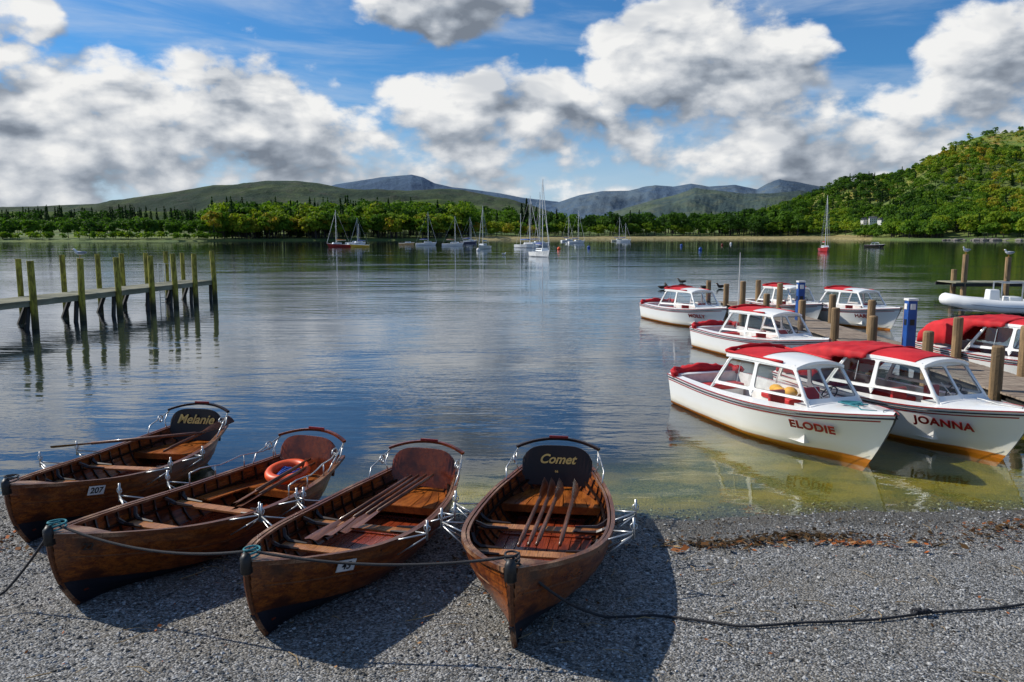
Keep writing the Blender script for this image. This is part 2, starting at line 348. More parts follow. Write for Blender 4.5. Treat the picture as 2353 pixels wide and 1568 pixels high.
# ------------------------------------------------------------------ water
b=MB(); b.add([(-4000,8,0),(4000,8,0),(4000,3000,0),(-4000,3000,0)],[(0,1,2,3)])
m,t,p=material('lake_water'); nt=m.node_tree; nt.nodes.remove(p)
co=t.coord('Object'); s=t.new('ShaderNodeSeparateXYZ'); t.l.new(co,s.inputs[0])
Y=s.outputs[1]; X=s.outputs[0]
w1=t.noise(t.coord('Object',(.55,1.5,1)),1.0,3,.5,.4); w2=t.noise(t.coord('Object',(1.6,5,1)),1.0,3,.55,.3); w3=t.noise(t.coord('Object',(.12,.35,1)),1,3,.5)
w4=t.noise(t.coord('Object',(5,11,1)),1.0,2,.5)
patch=t.ss(t.noise(t.coord('Object',(.03,.09,1)),1,4,.6),.40,.62)
amp=t.m('ADD',.30,t.m('MULTIPLY',patch,.8))
calm=t.m('SUBTRACT',1,t.m('MULTIPLY',t.ss(Y,22,12),.5))
far=t.m('SUBTRACT',1,t.m('MULTIPLY',t.ss(Y,40,140),.45))
h=t.m('ADD',t.m('MULTIPLY',w1,.024),t.m('MULTIPLY',w2,.009)); h=t.m('ADD',h,t.m('MULTIPLY',w4,.0014)); h=t.m('MULTIPLY',t.m('MULTIPLY',h,amp),calm)
h=t.m('MULTIPLY',t.m('ADD',h,t.m('MULTIPLY',w3,.040)),far)
bp=t.new('ShaderNodeBump'); bp.inputs['Strength'].default_value=1; bp.inputs['Distance'].default_value=1.0; t.l.new(h,bp.inputs['Height'])
gl=t.new('ShaderNodeBsdfGlossy'); gl.inputs['Roughness'].default_value=.03; gl.inputs[0].default_value=(.92,.95,1,1); t.l.new(bp.outputs[0],gl.inputs['Normal'])
tr=t.new('ShaderNodeBsdfTransparent'); tr.inputs[0].default_value=(.88,.90,.60,1)
df=t.new('ShaderNodeBsdfDiffuse'); df.inputs[0].default_value=(.014,.022,.026,1)
edge=t.m('ADD',10.7,t.m('MULTIPLY',t.ss(X,1.6,5.5),5.2)); edge=t.m('ADD',edge,t.m('MULTIPLY',t.ss(X,-1.8,1.0),1.2)); dd=t.m('SUBTRACT',Y,edge); dd=t.m('ADD',dd,t.m('MULTIPLY',t.m('SUBTRACT',t.noise(co,.5,3),.5),2.4))
clear=t.m('SUBTRACT',1,t.ss(dd,-.6,3.8))
mb=t.new('ShaderNodeMixShader'); t.l.new(clear,mb.inputs[0]); t.l.new(df.outputs[0],mb.inputs[1]); t.l.new(tr.outputs[0],mb.inputs[2])
ms=t.new('ShaderNodeMixShader'); t.l.new(t.schlick(.025,bp.outputs[0]),ms.inputs[0]); t.l.new(mb.outputs[0],ms.inputs[1]); t.l.new(gl.outputs[0],ms.inputs[2])
t.l.new(ms.outputs[0],nt.nodes['Material Output'].inputs[0])
b.obj('lake_water',m)
# ------------------------------------------------------------------ rowing boats
RL=4.5
def rb(s): return smooth_interp(s,[0,.1,.25,.45,.62,.76,.88,.95,1],[.42,.55,.70,.77,.73,.58,.35,.17,.025])
def rs(s): return smooth_interp(s,[0,.2,.45,.7,.88,1],[.66,.57,.53,.59,.70,.80])
def rk(s): return smooth_interp(s,[0,.12,.3,.9,1],[.14,.05,0,0,.02])
def rpt(s,v,off=0,side=1):
    b=rb(s); sh=rs(s); k=rk(s); ph=v*math.pi/2; w=sst(.6,1,s); ws=1-sst(0,.2,s)
    f=(math.sin(ph)**.72)*(1-w)+(v**.85)*w; f=f*(1-ws)+ws*(v**.9*.98 if v<.999 else 1)
    g=(1-math.cos(ph))*(1-w)+(v**1.05)*w; g=g*(1-ws*.5)+ws*.5*v
    x=-RL/2+s*RL - .30*(1-v)**2.2*sst(.75,1,s) + .10*(1-v)*ws
    return Vector((x,side*(b*f+off*math.sin(ph)),k+(sh-k)*g-off*math.cos(ph)))
def ry_at(s,z):
    for i in range(41):
        q=rpt(s,i/40,-.03)
        if q.z>=z: return max(q.y,.01)
    return rb(s)-.03
def rowboat(foot,stern,sc=1,board='redboard',name=None,number=None,numstyle='plate',oars=0,ring=False,sternrail=False,tsize=.17):
    foot=Vector((*foot,0)); stern=Vector((*stern,0)); hd=(foot-stern).normalized(); an=math.atan2(hd.y,hd.x)
    org=foot-hd*(RL/2-.22)*sc; zb=gz(foot.x,foot.y); za=-.06
    pit=math.atan2(zb-za,(RL-.4)*sc); org.z=(za+zb)/2+.0
    E=empty('rowing_boat',org,an,-pit,sc)
    NS=44; ss=[i/NS for i in range(NS+1)]; K=9
    vv=[(i/K)**.85 for i in range(K+1)]
    o=MB(); inn=MB(); low=MB(); sm=MB()
    for side_ in (1,-1):
        for i in range(K):
            tgt=low if i<3 else o
            g=[[rpt(s,vv[i],.018,side_),rpt(s,(vv[i]+vv[i+1])/2,.011,side_),rpt(s,vv[i+1],.002,side_)] for s in ss]
            if side_<0: g=[r[::-1] for r in g]
            tgt.grid(g)
            if i>0: sm.grid([[rpt(s,vv[i],.002,side_),rpt(s,vv[i],.018,side_)] for s in ss])
            inn.grid([[rpt(s,vv[i],-.014,side_),rpt(s,vv[i+1],-.026,side_)] for s in ss])
            sm.grid([[rpt(s,vv[i+1],-.026,side_),rpt(s,vv[i+1],-.014,side_)] for s in ss])
    o.obj('hull_planking',M['hull'],E); low.obj('bottom_paint',M['darkpaint'],E); inn.obj('inner_planking',M['inner'],E); sm.obj('shaded_seams',M['seamshade'],E)  # lap steps coloured dark as painted strake shadows
    tr=MB()
    for off in (0,.03):
        P=[rpt(0,v,0,1)+Vector((off,0,0)) for v in np.linspace(0,1,14)]; Q=[Vector((q.x,-q.y,q.z)) for q in P]
        top=[Vector((-RL/2+off,yy,.66+.07*math.cos(yy/.42*math.pi/2))) for yy in np.linspace(.40,-.40,9)]
        loop=P+top+Q[::-1]; c=Vector((-RL/2+off,0,.45)); n=len(loop)
        tr.add(loop+[c],[(i,(i+1)%n,n) for i in range(n)])
    tr.obj('transom',M['hull'],E)
    rbm=MB()
    for s in np.linspace(.06,.93,19):
        for sd_ in (1,-1):
            rbm.tube([rpt(s,v,-.034,sd_) for v in np.linspace(.12,.97,9)],.015,4)
    rbm.obj('ribs',M['rib'],E)
    gw=MB()
    for sd_ in (1,-1):
        for off,dz,rr in ((.018,-.005,.030),(-.030,-.004,.020)):
            gw.tube([rpt(s,1,off,sd_)+Vector((0,0,dz)) for s in ss],rr,4)
        gw.tube([rpt(s,.72,.012,sd_) for s in ss[2:-1]],.010,4)
    pts=[(rpt(s,1,-.02,1)) for s in np.linspace(.9,1,6)]
    gw.grid([[q+Vector((0,0,.018)),Vector((q.x,0,q.z+.03)),Vector((q.x,-q.y,q.z+.018))] for q in pts])
    gw.obj('gunwale',M['rail'],E,smooth=False)
    stem=MB(); sp_=[rpt(1,v,0)*1 for v in np.linspace(0,1,12)]; sp_=[Vector((q.x+.012,0,q.z)) for q in sp_]; sp_.append(sp_[-1]+Vector((.01,0,.07)))
    kl=[Vector((rpt(s,0).x,0,rpt(s,0).z-.02)) for s in np.linspace(0,.99,14)]
    stem.tube(sp_,[.026]*8+[.03]*5,6); stem.obj('stem_post',M['rail'],E)
    kk=MB(); kk.tube(kl+[Vector((sp_[0].x,0,sp_[0].z)),Vector((sp_[4].x+.012,0,sp_[4].z))],.028,4); kk.obj('keel',M['darkpaint'],E)
    cp=MB(); q=sp_[-1]; cp.tube([q+Vector((-.02,0,-.16)),q+Vector((0,0,-.02)),q+Vector((-.02,0,.02))],[.055,.05,.03],8); cp.obj('stem_fender',M['black'],E,smooth=True)
    fl=MB(); zf=.15; nb=9; W_=1.10
    for i in range(nb):
        y0=-W_/2+W_*i/nb; y1=y0+W_/nb-.010; ym=max(abs(y0),abs(y1))
        ok=[s for s in np.linspace(.1,.93,84) if ry_at(s,zf)>ym-.03]
        if len(ok)<2: continue
        a,bb=ok[0],ok[-1]; cuts=[a]+[c+ (i%2)*.05 for c in (.34,.56,.76) if a+.05<c+(i%2)*.05<bb-.05]+[bb]
        for c0,c1 in zip(cuts[:-1],cuts[1:]):
            x0=-RL/2+c0*RL; x1=-RL/2+c1*RL-.008; fl.box(((x0+x1)/2,(y0+y1)/2,zf+random.uniform(-.003,.003)),(x1-x0,y1-y0,.018))
    for s in (.2,.36,.52,.68,.82):
        w=min(ry_at(s,zf),.55); fl.box((-RL/2+s*RL,0,zf+.018),(.05,2*w-.04,.014))
    fl.obj('bottom_boards',M['floor'],E)
    th=MB(); kn=MB()
    for s in (.47,.66):
        x=-RL/2+s*RL; w=ry_at(s,.40)-.01; w2=ry_at(s+.03,.40)-.01
        th.box((x,0,.40),(.17,2*min(w,w2),.028))
        for sd_ in (1,-1):
            for dx in (-.10,.10):
                g=rpt(s,.98,-.04,sd_); kn.tube([(x+dx*1.6,g.y,g.z-.02),(x+dx*1.2,g.y*.94,.46),(x+dx,g.y*.84,.425),(x+dx*.9,g.y*.50,.42)],[.022,.028,.024,.012],5)
            kn.tube([rpt(ss_,.80,-.045,sd_) for ss_ in np.linspace(.06,.9,24)],.018,4)
    th.obj('thwarts',M['thwart'],E,bevel=.004); kn.obj('thwart_knees',M['rib'],E)
    sb=MB(); zs=.38
    def bench(s0,s1,f0=0.0,half=None):
        for i in range(4):
            a=f0+(1-f0)*i/4; c=f0+(1-f0)*(i+1)/4-.02
            for sd_ in (1,-1):
                st_=np.linspace(s0,s1,8)
                top=[[Vector((-RL/2+s*RL,sd_*a*(ry_at(s,zs)-.01),zs)),Vector((-RL/2+s*RL,sd_*c*(ry_at(s,zs)-.01),zs))] for s in st_]
                bot=[[p-Vector((0,0,.02)) for p in r] for r in top]
                sb.grid(top); sb.grid(bot); sb.grid([[t_[0],b_[0]] for t_,b_ in zip(top,bot)]); sb.add([top[-1][0],top[-1][1],bot[-1][1],bot[-1][0]],[(0,1,2,3)])
    bench(.03,.24); 
    if sternrail: bench(.24,.40,.62)
    w=ry_at(.24,zs)-.02; sb.box((-RL/2+.24*RL,0,zs-.05),(.022,2*w,.09))
    sb.obj('stern_bench',M['seat'],E)
    bk=MB(); n=21; g0=[];g1=[]
    for i in range(n):
        u=-1+2*i/(n-1); y=u*.47; zt=.62+.34*math.sqrt(max(0,1-abs(u)**4*.80)); xb=-RL/2+.30+.03*u*u
        g0.append([Vector((xb,y,.44)),Vector((xb-.03,y,.6)),Vector((xb-.09,y,zt))]); g1.append([p+Vector((-.024,0,0)) for p in g0[-1]])
    bk.grid(g0); bk.grid(g1); bk.grid([[a[2],c[2]] for a,c in zip(g0,g1)]); bk.add([g0[0][0],g0[0][2],g1[0][2],g1[0][0],g0[-1][0],g0[-1][2],g1[-1][2],g1[-1][0]],[(0,1,2,3),(4,5,6,7)])
    bk.obj('backrest',M[board],E)
    if name:
        text(E,name,(-RL/2+.278,0,.785),(0,1,0),(-.18,0,1),tsize,M['gold'],.004,.38,'name_lettering',1.0,.004)
        if name=='Comet': text(E,'66',(-RL/2+.312,0,.63),(0,1,0),(-.18,0,1),.045,M['gold'],.001,0,'small_number',1.02,.002)
    yk=MB(); arc=[Vector((-RL/2+.02+.16*u*u,u*.56,1.02-.10*abs(u)**2.2)) for u in np.linspace(-1,1,17)]
    yk.tube(arc,.034,4,flat=.7); yk.obj('stern_rail',M['redboard'] if board=='redboard' else M['board'],E)
    rl=MB(); c=arc[8]; rl.box(c+Vector((.02,0,.026)),(.02,.26,.03)); rl.obj('rail_label',M['redpaint'],E)
    ir=MB()
    for sd_ in (1,-1):
        base=rpt(.07,1,0,sd_); top=Vector((-RL/2+.16,sd_*.54,.93))
        ir.tube([base,base+Vector((-.03,sd_*.05,.12)),top],.011,6)
        b2=rpt(.16,1,0,sd_); ir.tube([b2,b2+Vector((-.12,sd_*.02,.14)),top+Vector((0,0,-.03))],.010,6)
        cs=base+Vector((.10,sd_*.04,.17))
        ir.tube([cs+Vector((math.cos(a),0,math.sin(a)))*(.09-.0105*a) for a in np.linspace(0,7.5,26)],.010,5)
    for s in (.42,.60):
        for sd_ in (1,-1):
            tip=rpt(s,1,0,sd_)+Vector((0,sd_*.27,.05))
            for ds,dz in ((-.045,0),(.045,0)):
                q=rpt(s+ds,1,.02,sd_); ir.tube([q,tip],.010,5); q2=rpt(s+ds*.6,.8,.02,sd_); ir.tube([q2,tip+Vector((0,0,-.03))],.008,5)
            ir.tube([tip+Vector((0,0,-.07)),tip+Vector((0,0,.15))],.014,6)
            ir.tube([tip+Vector((0,.035*math.cos(a),.06+.035*math.sin(a))) for a in np.linspace(0,6.28,10)],.007,5)
    if sternrail:
        for sd_ in (1,-1):
            P=[rpt(s,1,.0,sd_)+Vector((0,0,.17+.02*math.sin(s*40))) for s in np.linspace(.08,.4,9)]; ir.tube(P,.010,5)
            for s in (.08,.19,.3,.4): q=rpt(s,1,0,sd_); ir.tube([q,q+Vector((0,0,.17))],.009,5)
    ir.obj('ironwork',M['steel'],E,smooth=True)
    om=MB()
    def oar(h,b_,fl=0):
        h=Vector(h); b_=Vector(b_); d=(b_-h).normalized(); l=(b_-h).length
        om.tube([h,h+d*.12,h+d*.14,h+d*(l-.55)],[.018,.018,.027,.024],7)
        sdv=d.cross(Vector((0,0,1))).normalized(); nrm=Matrix.Rotation(fl,3,d)@Vector((0,0,1)); sdv=d.cross(nrm).normalized(); nrm=sdv.cross(d)
        st_=[(l-.62,.020),(l-.45,.055),(l-.2,.082),(l-.02,.088),(l,.07)]
        om.grid([[h+d*a-sdv*w_-nrm*.0,h+d*a+nrm*.014,h+d*a+sdv*w_] for a,w_ in st_]); om.grid([[h+d*a-sdv*w_,h+d*a-nrm*.014,h+d*a+sdv*w_] for a,w_ in st_])
    if oars==4:
        for i,(y0,y1) in enumerate(((.02,-.30),(.10,-.17),(.19,-.06),(.28,.02))): oar((-1.50-.05*i,y0,.70),( .62-.12*i,y1,.46+.015*i),.25*(i%2))
    if oars==3:
        for i,(y0,y1) in enumerate(((-.12,-.16),(-.03,-.06),(.07,.02),(.26,.26))): oar((.62-.03*i,y1,.45),(-1.35,y0+.05,.62),1.2)
    if oars==2:
        oar((-1.9,.1,.66),(.25,.50,.62),.5); oar((-1.85,.2,.62),(.3,.58,.60),.4)
    if oars==1:
        oar((-1.3,.55,.72),(-.2,-1.35,.66),.4); oar((-1.0,.0,.46),(-2.2,.55,.78),.6)
    if oars: om.obj('oars',M['oar'],E,smooth=True)
    if ring:
        rg=MB(); cn=Vector((-1.50,.0,.56)); R3=Matrix.Rotation(rad(14),3,'Y')
        rg.tube([cn+R3@Vector((.25*math.cos(a),.25*math.sin(a),0)) for a in np.linspace(0,2*math.pi,33)[:-1]],.065,12,closed=True); rg.obj('life_ring',M['ring'],E,smooth=True)
        rp=MB(); rp.tube([cn+R3@Vector((.15*math.cos(a*1.7)+.03*math.sin(a*5),.15*math.sin(a*1.3),-.03+.03*math.sin(a*3))) for a in np.linspace(0,22,110)],.010,5); rp.obj('ring_line',simple('blue_line',(.02,.12,.5),rough=.7),E,smooth=True)
    if number:
        s=.80 if numstyle=='plate' else .945
        q=rpt(s,.86,.03,1); tn=(rpt(s-.03,.86,.03,1)-rpt(s+.03,.86,.03,1)).normalized(); up=(rpt(s,.95,.03,1)-rpt(s,.77,.03,1)).normalized(); nn=tn.cross(up).normalized()
        if numstyle=='plate':
            R3=Matrix((tn,up,nn)).transposed(); pl=MB(); pl.box(q+nn*.008,(.22,.125,.008),rot=R3); pl.obj('number_plate',M['plate'],E)
            text(E,number,q+nn*.016,tn,up,.115,M['ink'],.002,0,'number',1,.001)
        else: text(E,number,q+nn*.012,tn,up,.10,M['ink'],.002,0,'number',1,.001)
    lash=MB(); q=sp_[-1]
    lash.tube([q+Vector((-.10+.09*math.cos(a),.06*math.sin(a),-.03+.006*a)) for a in np.linspace(0,14,50)],.010,5); lash.obj('bow_lashing',M['teal'] if board!='board' or ring else M['rope'],E,smooth=True)
    bpy.context.view_layer.update()
    return E.matrix_world@(sp_[-1]+Vector((-.08,0,.02)))
tipC=rowboat((.015,6.53),(.67,10.97),1.02,'board','Comet',None,oars=3)
tip45=rowboat((-2.27,6.80),(-1.16,10.85),.98,'redboard',None,'45',oars=4)
tip2=rowboat((-4.33,7.42),(-2.92,11.35),1.0,'redboard',None,'22','paint',oars=2,ring=True,sternrail=True)
tipM=rowboat((-5.9,9.22),(-5.30,13.4),.98,'board','Melanie','207',oars=1,tsize=.215)
def sag(a,b,s,n=14):
    a=Vector(a);b=Vector(b); return [a.lerp(b,i/n)-Vector((0,0,s*4*(i/n)*(1-i/n))) for i in range(n)]
pts=[]
pts+= [Vector((-8,6.2,gz(-8,6.2)+.02)),Vector((-6,6.85,gz(-6,6.8)+.02)),Vector((-5.1,7.25,.25))]
pts+=sag((-4.95,7.4,.35),tip2,.03,5)+sag(tip2,tip45,.13)+sag(tip45,tipC,.10)
gp=[(.9,7.25),(1.35,7.25),(2.13,7.02),(2.9,7.08),(3.89,7.28),(5.07,7.46),(6.2,7.6),(9,7.9)]
G=[Vector((x,y,gz(x,y)+.025)) for x,y in gp]
pts+=sag(tipC,G[0],.10,8)
for i in range(len(G)-1):
    for k in range(6):
        a=k/6; q=G[i].lerp(G[i+1],a); q.y+=.02*math.sin(q.x*5); pts.append(q)
b=MB(); b.tube(pts,.013,7)
for c in (Vector((3.95,7.29,.17)),): b.tube([c+Vector((.09*math.cos(a)*.7+a*.01-.05,.02*math.sin(a*2.3),.02+.02*math.sin(a*1.9))) for a in np.linspace(0,12,40)],.013,6)
b.obj('mooring_rope',M['rope'],smooth=True)
# ------------------------------------------------------------------ cabin boats
CL=6.2; CS=.45
def cbb(s): return smooth_interp(s,[0,.3,.55,.75,.88,.96,1],[.90,1.04,1.05,.87,.55,.24,.03])
def cbs(s): return smooth_interp(s,[0,.35,.7,1],[.74,.72,.80,1.0])
def cpt(s,v,off=0,side=1):
    b=cbb(s); sh=cbs(s); c=it(s,[0,.5,.75,.9,1],[.88,.84,.62,.36,.2]); bc=b*c
    y=bc*(v/.32)**.75 if v<.32 else bc+(b-bc)*((v-.32)/.68)**1.15
    x=-CL/2+s*CL-.80*(1-v)**1.25*sst(.5,1,s)
    return Vector((x,side*(y+off),-.3+(sh+.3)*v))
def vz(s,z): return (z+.3)/(cbs(s)+.3)
SF=.745
def hw(s): return it(s,[0,.36,SF,.82],[.80,.84,.62,.55])
def panel(mb,gl,sl,q,cells,mt,mbm):
    q=[Vector(a) for a in q]
    def B(u,v): return q[0]*(1-u)*(1-v)+q[1]*u*(1-v)+q[2]*u*v+q[3]*(1-u)*v
    for u0,u1 in cells:
        mg=.022; a0=u0+mg; a1=u1-mg; b0=mbm; b1=1-mt
        inner=[]
        W=(a1-a0); H=(b1-b0); Wp=(B(a1,b0)-B(a0,b0)).length; Hp=(B(a0,b1)-B(a0,b0)).length
        ru=.07/Wp*W; rv=.07/Hp*H
        for cx,cy,st in ((a1-ru,b1-rv,0),(a0+ru,b1-rv,90),(a0+ru,b0+rv,180),(a1-ru,b0+rv,270)):
            for k in range(5):
                an=rad(st+k*22.5); inner.append((cx+ru*math.cos(an),cy+rv*math.sin(an)))
        cx=(u0+u1)/2; cy=.5; outer=[]
        for (x,y) in inner:
            dx=(x-cx)/((u1-u0)/2); dy=(y-cy)/.5; k=max(abs(dx),abs(dy)); outer.append((cx+(x-cx)/k,cy+(y-cy)/k))
        for ci,(ux,vy) in enumerate(((u1,1),(u0,1),(u0,0),(u1,0))): outer[ci*5+2]=(ux,vy)
        n=len(inner); mb.add([B(*p) for p in outer]+[B(*p) for p in inner],[(i,(i+1)%n,n+(i+1)%n,n+i) for i in range(n)])
        gl.add([B(*p) for p in inner],[tuple(range(n))]); sl.tube([B(*p) for p in inner],.014,5,closed=True)
def cabinboat(bow,stern,label=None,canopy=False,bundle=True,objname='cabin_motor_boat',sc=.94,hull='cbhull',roofcol='red',ls=.25,lpos=.80,jackets=False,rope=False):
    bow=Vector((*bow,0)); stern=Vector((*stern,0)); d=(bow-stern).normalized(); an=math.atan2(d.y,d.x)
    org=bow-d*(CL/2)*sc; E=empty(objname,org,an,0,sc)
    ss=np.linspace(0,1,41); vv=[0,.1,.2,.32,.45,.6,.75,.88,1]
    h=MB()
    for sd_ in (1,-1):
        g=[[cpt(s,v,0,sd_) for v in (vv if sd_>0 else vv[::-1])] for s in ss]; h.grid(g)
    loop=[cpt(0,v,0,1) for v in vv]+[cpt(0,v,0,-1) for v in vv[::-1]]; h.add(loop,[tuple(range(len(loop)))])
    h.obj('hull',M[hull],E,smooth=True)
    dk=MB()
    for sd_ in (1,-1): dk.grid([[cpt(s,1,-.01,sd_),Vector((cpt(s,1).x,sd_*(hw(s)+.0),cbs(s)+.03))] for s in np.linspace(0,SF,24)])
    rows=[]
    for s in np.linspace(SF,.995,16):
        q=cpt(s,1,-.01); rows.append([Vector((q.x,q.y*u,q.z+.09*(1-u*u)*(1-(s-SF)*1.8))) for u in np.linspace(-1,1,9)])
    dk.grid(rows)
    dk.box((-CL/2+.17,0,.755),(.34,1.6,.03)); dk.obj('deck',M['white'],E,smooth=True)
    ck=MB(); 
    for sd_ in (1,-1): ck.grid([[Vector((-CL/2+s*CL,sd_*hw(s),cbs(s)+.03)),Vector((-CL/2+s*CL,sd_*hw(s)*.93,.16))] for s in np.linspace(.05,SF,14)])
    ck.grid([[Vector((-CL/2+s*CL,-hw(s),.17)),Vector((-CL/2+s*CL,hw(s),.17))] for s in np.linspace(.05,SF,14)])
    ck.add([(-CL/2+.32,-.8,.76),(-CL/2+.32,.8,.76),(-CL/2+.32,.8,.16),(-CL/2+.32,-.8,.16)],[(0,1,2,3)])
    xq=-CL/2+SF*CL
    ck.add([(xq,-.6,.88),(xq,.6,.88),(xq,.6,.16),(xq,-.6,.16)],[(0,1,2,3)])
    ck.box((.85+CS,.0,.80),(.35,1.1,.10)); ck.obj('cockpit',M['whitein'],E)
    se=MB(); SB=((.2+CS,.42,.36,.42),(.2+CS,-.42,.36,.42),(-.8,.60,.32,1.0),(-.8,-.60,.32,1.0),(-2.5,0,1.4,.42))
    for x,y,w_,l_ in SB: se.box((x,y,.50),(l_,w_,.12))
    for y in (.42,-.42): se.box((-.04+CS,y,.76),(.09,.36,.42))
    se.obj('seat_cushions',M['vinyl'],E,bevel=.03)
    sbx=MB()
    for x,y,w_,l_ in SB: sbx.box((x,y,.30),(l_-.03,w_-.03,.27))
    sbx.obj('seat_boxes',M['whitein'],E)
    st=MB(); s2=MB()
    for sd_ in (1,-1):
        st.grid([[cpt(s,vz(s,cbs(s)-.115),.006,sd_),cpt(s,vz(s,cbs(s)-.14),.006,sd_)] for s in ss[:-1]])
        st.tube([cpt(s,1,.01,sd_)+Vector((0,0,-.005)) for s in ss],.012,5)
        s2.tube([cpt(s,vz(s,cbs(s)-.07),.006,sd_) for s in ss],.016,5)
    st.obj('red_stripes',M['redpaint'],E); s2.obj('rubbing_strake',M['stripe'],E,smooth=True)
    pn=MB(); gl=MB(); sl=MB(); zr=1.52; c_=CS
    for sd_ in (1,-1):
        q=[(-1.75+c_,sd_*.835,.735),(1.16+c_,sd_*.60,.86),(.58+c_,sd_*.52,zr+.02),(-1.20+c_,sd_*.70,zr)]
        panel(pn,gl,sl,q,[(0,.44),(.44,1.0)],.08,.22)
    panel(pn,gl,sl,[(1.16+c_,-.60,.86),(1.16+c_,.60,.86),(.58+c_,.52,zr+.02),(.58+c_,-.52,zr+.02)],[(0,.5),(.5,1)],.08,.18)
    pn.obj('cabin_walls',M['white'],E,solid=.035); gl.obj('windows',M['glass'],E); sl.obj('window_frames',M['seal'],E,smooth=True)
    cr=MB()
    for sd_ in (1,-1):
        cr.tube([(1.16+c_,sd_*.60,.86),(.88+c_,sd_*.563,1.18),(.58+c_,sd_*.52,zr+.03)],.035,8); cr.tube([(-1.75+c_,sd_*.835,.75),(-1.5+c_,sd_*.77,1.12),(-1.20+c_,sd_*.70,zr)],.028,8)
    cr.tube([(1.18+c_,y,.875+.03*(1-(y/.6)**2)) for y in np.linspace(-.6,.6,9)],.03,6); cr.obj('cabin_corner_mouldings',M['white'],E,smooth=True)
    def roof(x0,x1,lift,ex,th):
        rows=[]; low=[]
        for x in np.linspace(x0,x1,12):
            w=it(x,[-1.3,.66],[.75,.55])+ex; f=(x+1.35)/2.0
            rows.append([Vector((x+c_,w*u,zr+lift+.10*(1-abs(u)**2.4)+.03*math.sin(math.pi*min(1,max(0,f))))) for u in np.linspace(-1,1,13)])
            low.append([p-Vector((0,0,th)) for p in rows[-1]])
        b=MB(); b.grid(rows); b.grid([r[::-1] for r in low]); 
        b.grid([[r[0],l[0]] for r,l in zip(rows,low)]); b.grid([[l[-1],r[-1]] for r,l in zip(rows,low)]); b.grid([[a,c] for a,c in zip(rows[0],low[0])]); b.grid([[c,a] for a,c in zip(rows[-1],low[-1])])
        return b
    roof(-1.35,.70,.015,.0,.06).obj('roof',M['white'],E,smooth=True)
    if not canopy:
        b=roof(-1.38,-.35,.030,-.05,.03); b.obj('roof_canvas',M[roofcol],E,smooth=False)
        b=MB()
        b.tube([(-1.38+c_,u*.74,zr+.07+.09*(1-abs(u)**2.4)) for u in np.linspace(-1,1,11)],[.040+.012*math.sin(i*2.1) for i in range(11)],7)
        for sd_ in (1,-1): b.tube([(x+c_,sd_*(it(x,[-1.3,.66],[.72,.54])),zr+.07) for x in np.linspace(-1.42,.3,9)],[.024+.007*math.sin(i*1.9) for i in range(9)],6)
        b.obj('rolled_canvas',M[roofcol],E,smooth=True)
    else:
        b=roof(-1.2,.45,.040,-.03,.03); b.obj('roof_canvas',M[roofcol],E,smooth=False)
        rows=[]
        for i,x in enumerate(np.linspace(-.20,-2.95,28)):
            w=it(x,[-2.95,-1.6,.3],[.86,.86,.70]); zt=it(x,[-2.95,-2.6,-1.4,.3],[1.18,1.46,1.68,1.70]); zb_=it(x,[-2.95,-1.7,-1.1,.3],[.78,.84,1.40,1.53])
            row=[]
            bowz=-.035*abs(math.sin((x+.2)/.9*math.pi))
            for u in np.linspace(-1,1,25):
                a=abs(u)
                if a>.8: y=w*(1 if u>0 else -1)*(1+.025*math.sin(i*1.9)); z=(zt-.10)+(zb_-(zt-.10))*(a-.8)/.2
                else: y=w*u/.8; z=zt-.10*(a/.8)**2.2+bowz*(1-a)
                z+=.012*math.sin(i*2.2+u*4)+.008*math.sin(u*17+i*.7)
                row.append(Vector((x,y,z)))
            rows.append(row)
        last=rows[-1]; rows.append([Vector((-3.02,p.y*.97,max(.77,p.z-.30))) for p in last]); rows.append([Vector((-3.05,p.y*.95,.76)) for p in last])
        b=MB(); b.grid(rows); b.obj('canvas_canopy',M['red'],E,smooth=True,solid=.02)
    if bundle:
        b=MB(); 
        P=[(-2.6,-.92),(-2.95,-.88),(-3.08,-.6),(-3.1,-.1),(-3.08,.4),(-2.98,.8),(-2.6,.9)]
        b.tube([(x,y,.80+.03*math.sin(i*2.3)) for i,(x,y) in enumerate(P)],[.05,.12,.12,.15,.12,.13,.06],9); 
        o=b.obj('folded_canvas',M['red'],E,smooth=True); q=o.modifiers.new('s','SUBSURF'); q.levels=q.render_levels=2
        tx=bpy.data.textures.new('crumple','CLOUDS'); tx.noise_scale=.14; q=o.modifiers.new('d','DISPLACE'); q.texture=tx; q.strength=.20
    w=MB(); c=Vector((.62+c_,.30,.97)); R3=Matrix.Rotation(rad(-62),3,'Y')
    w.tube([c+R3@Vector((.17*math.cos(a),.17*math.sin(a),0)) for a in np.linspace(0,6.283,25)[:-1]],.014,6,closed=True)
    for a in (0,2.1,4.2): w.tube([c,c+R3@Vector((.17*math.cos(a),.17*math.sin(a),0))],.010,5)
    w.tube([c,c+Vector((.2,0,-.06))],.02,6); w.obj('steering_wheel',M['black'],E,smooth=True)
    cl=MB(); cl.box((2.25,0,.98),(.16,.03,.03)); cl.tube([(2.9,-.1,1.0),(2.9,-.1,1.05),(2.9,.1,1.05),(2.9,.1,1.0)],.012,5); cl.tube([(1.08+c_,-.2,.97),(.85+c_,-.28,1.22)],.008,4)
    cl.tube([(-.9+c_,-.77,1.0),(-.9+c_,-.70,1.4)],.009,4)
    cl.obj('deck_fittings',M['steel'],E)
    if jackets:
        b=MB()
        for x,y,z in ((-.7,.50,.66),(-.45,.58,.70),(-.9,.55,.68)): b.ball((x,y,z),(.18,.13,.11),10,6)
        b.obj('life_jackets',M['yellow'],E,smooth=True)
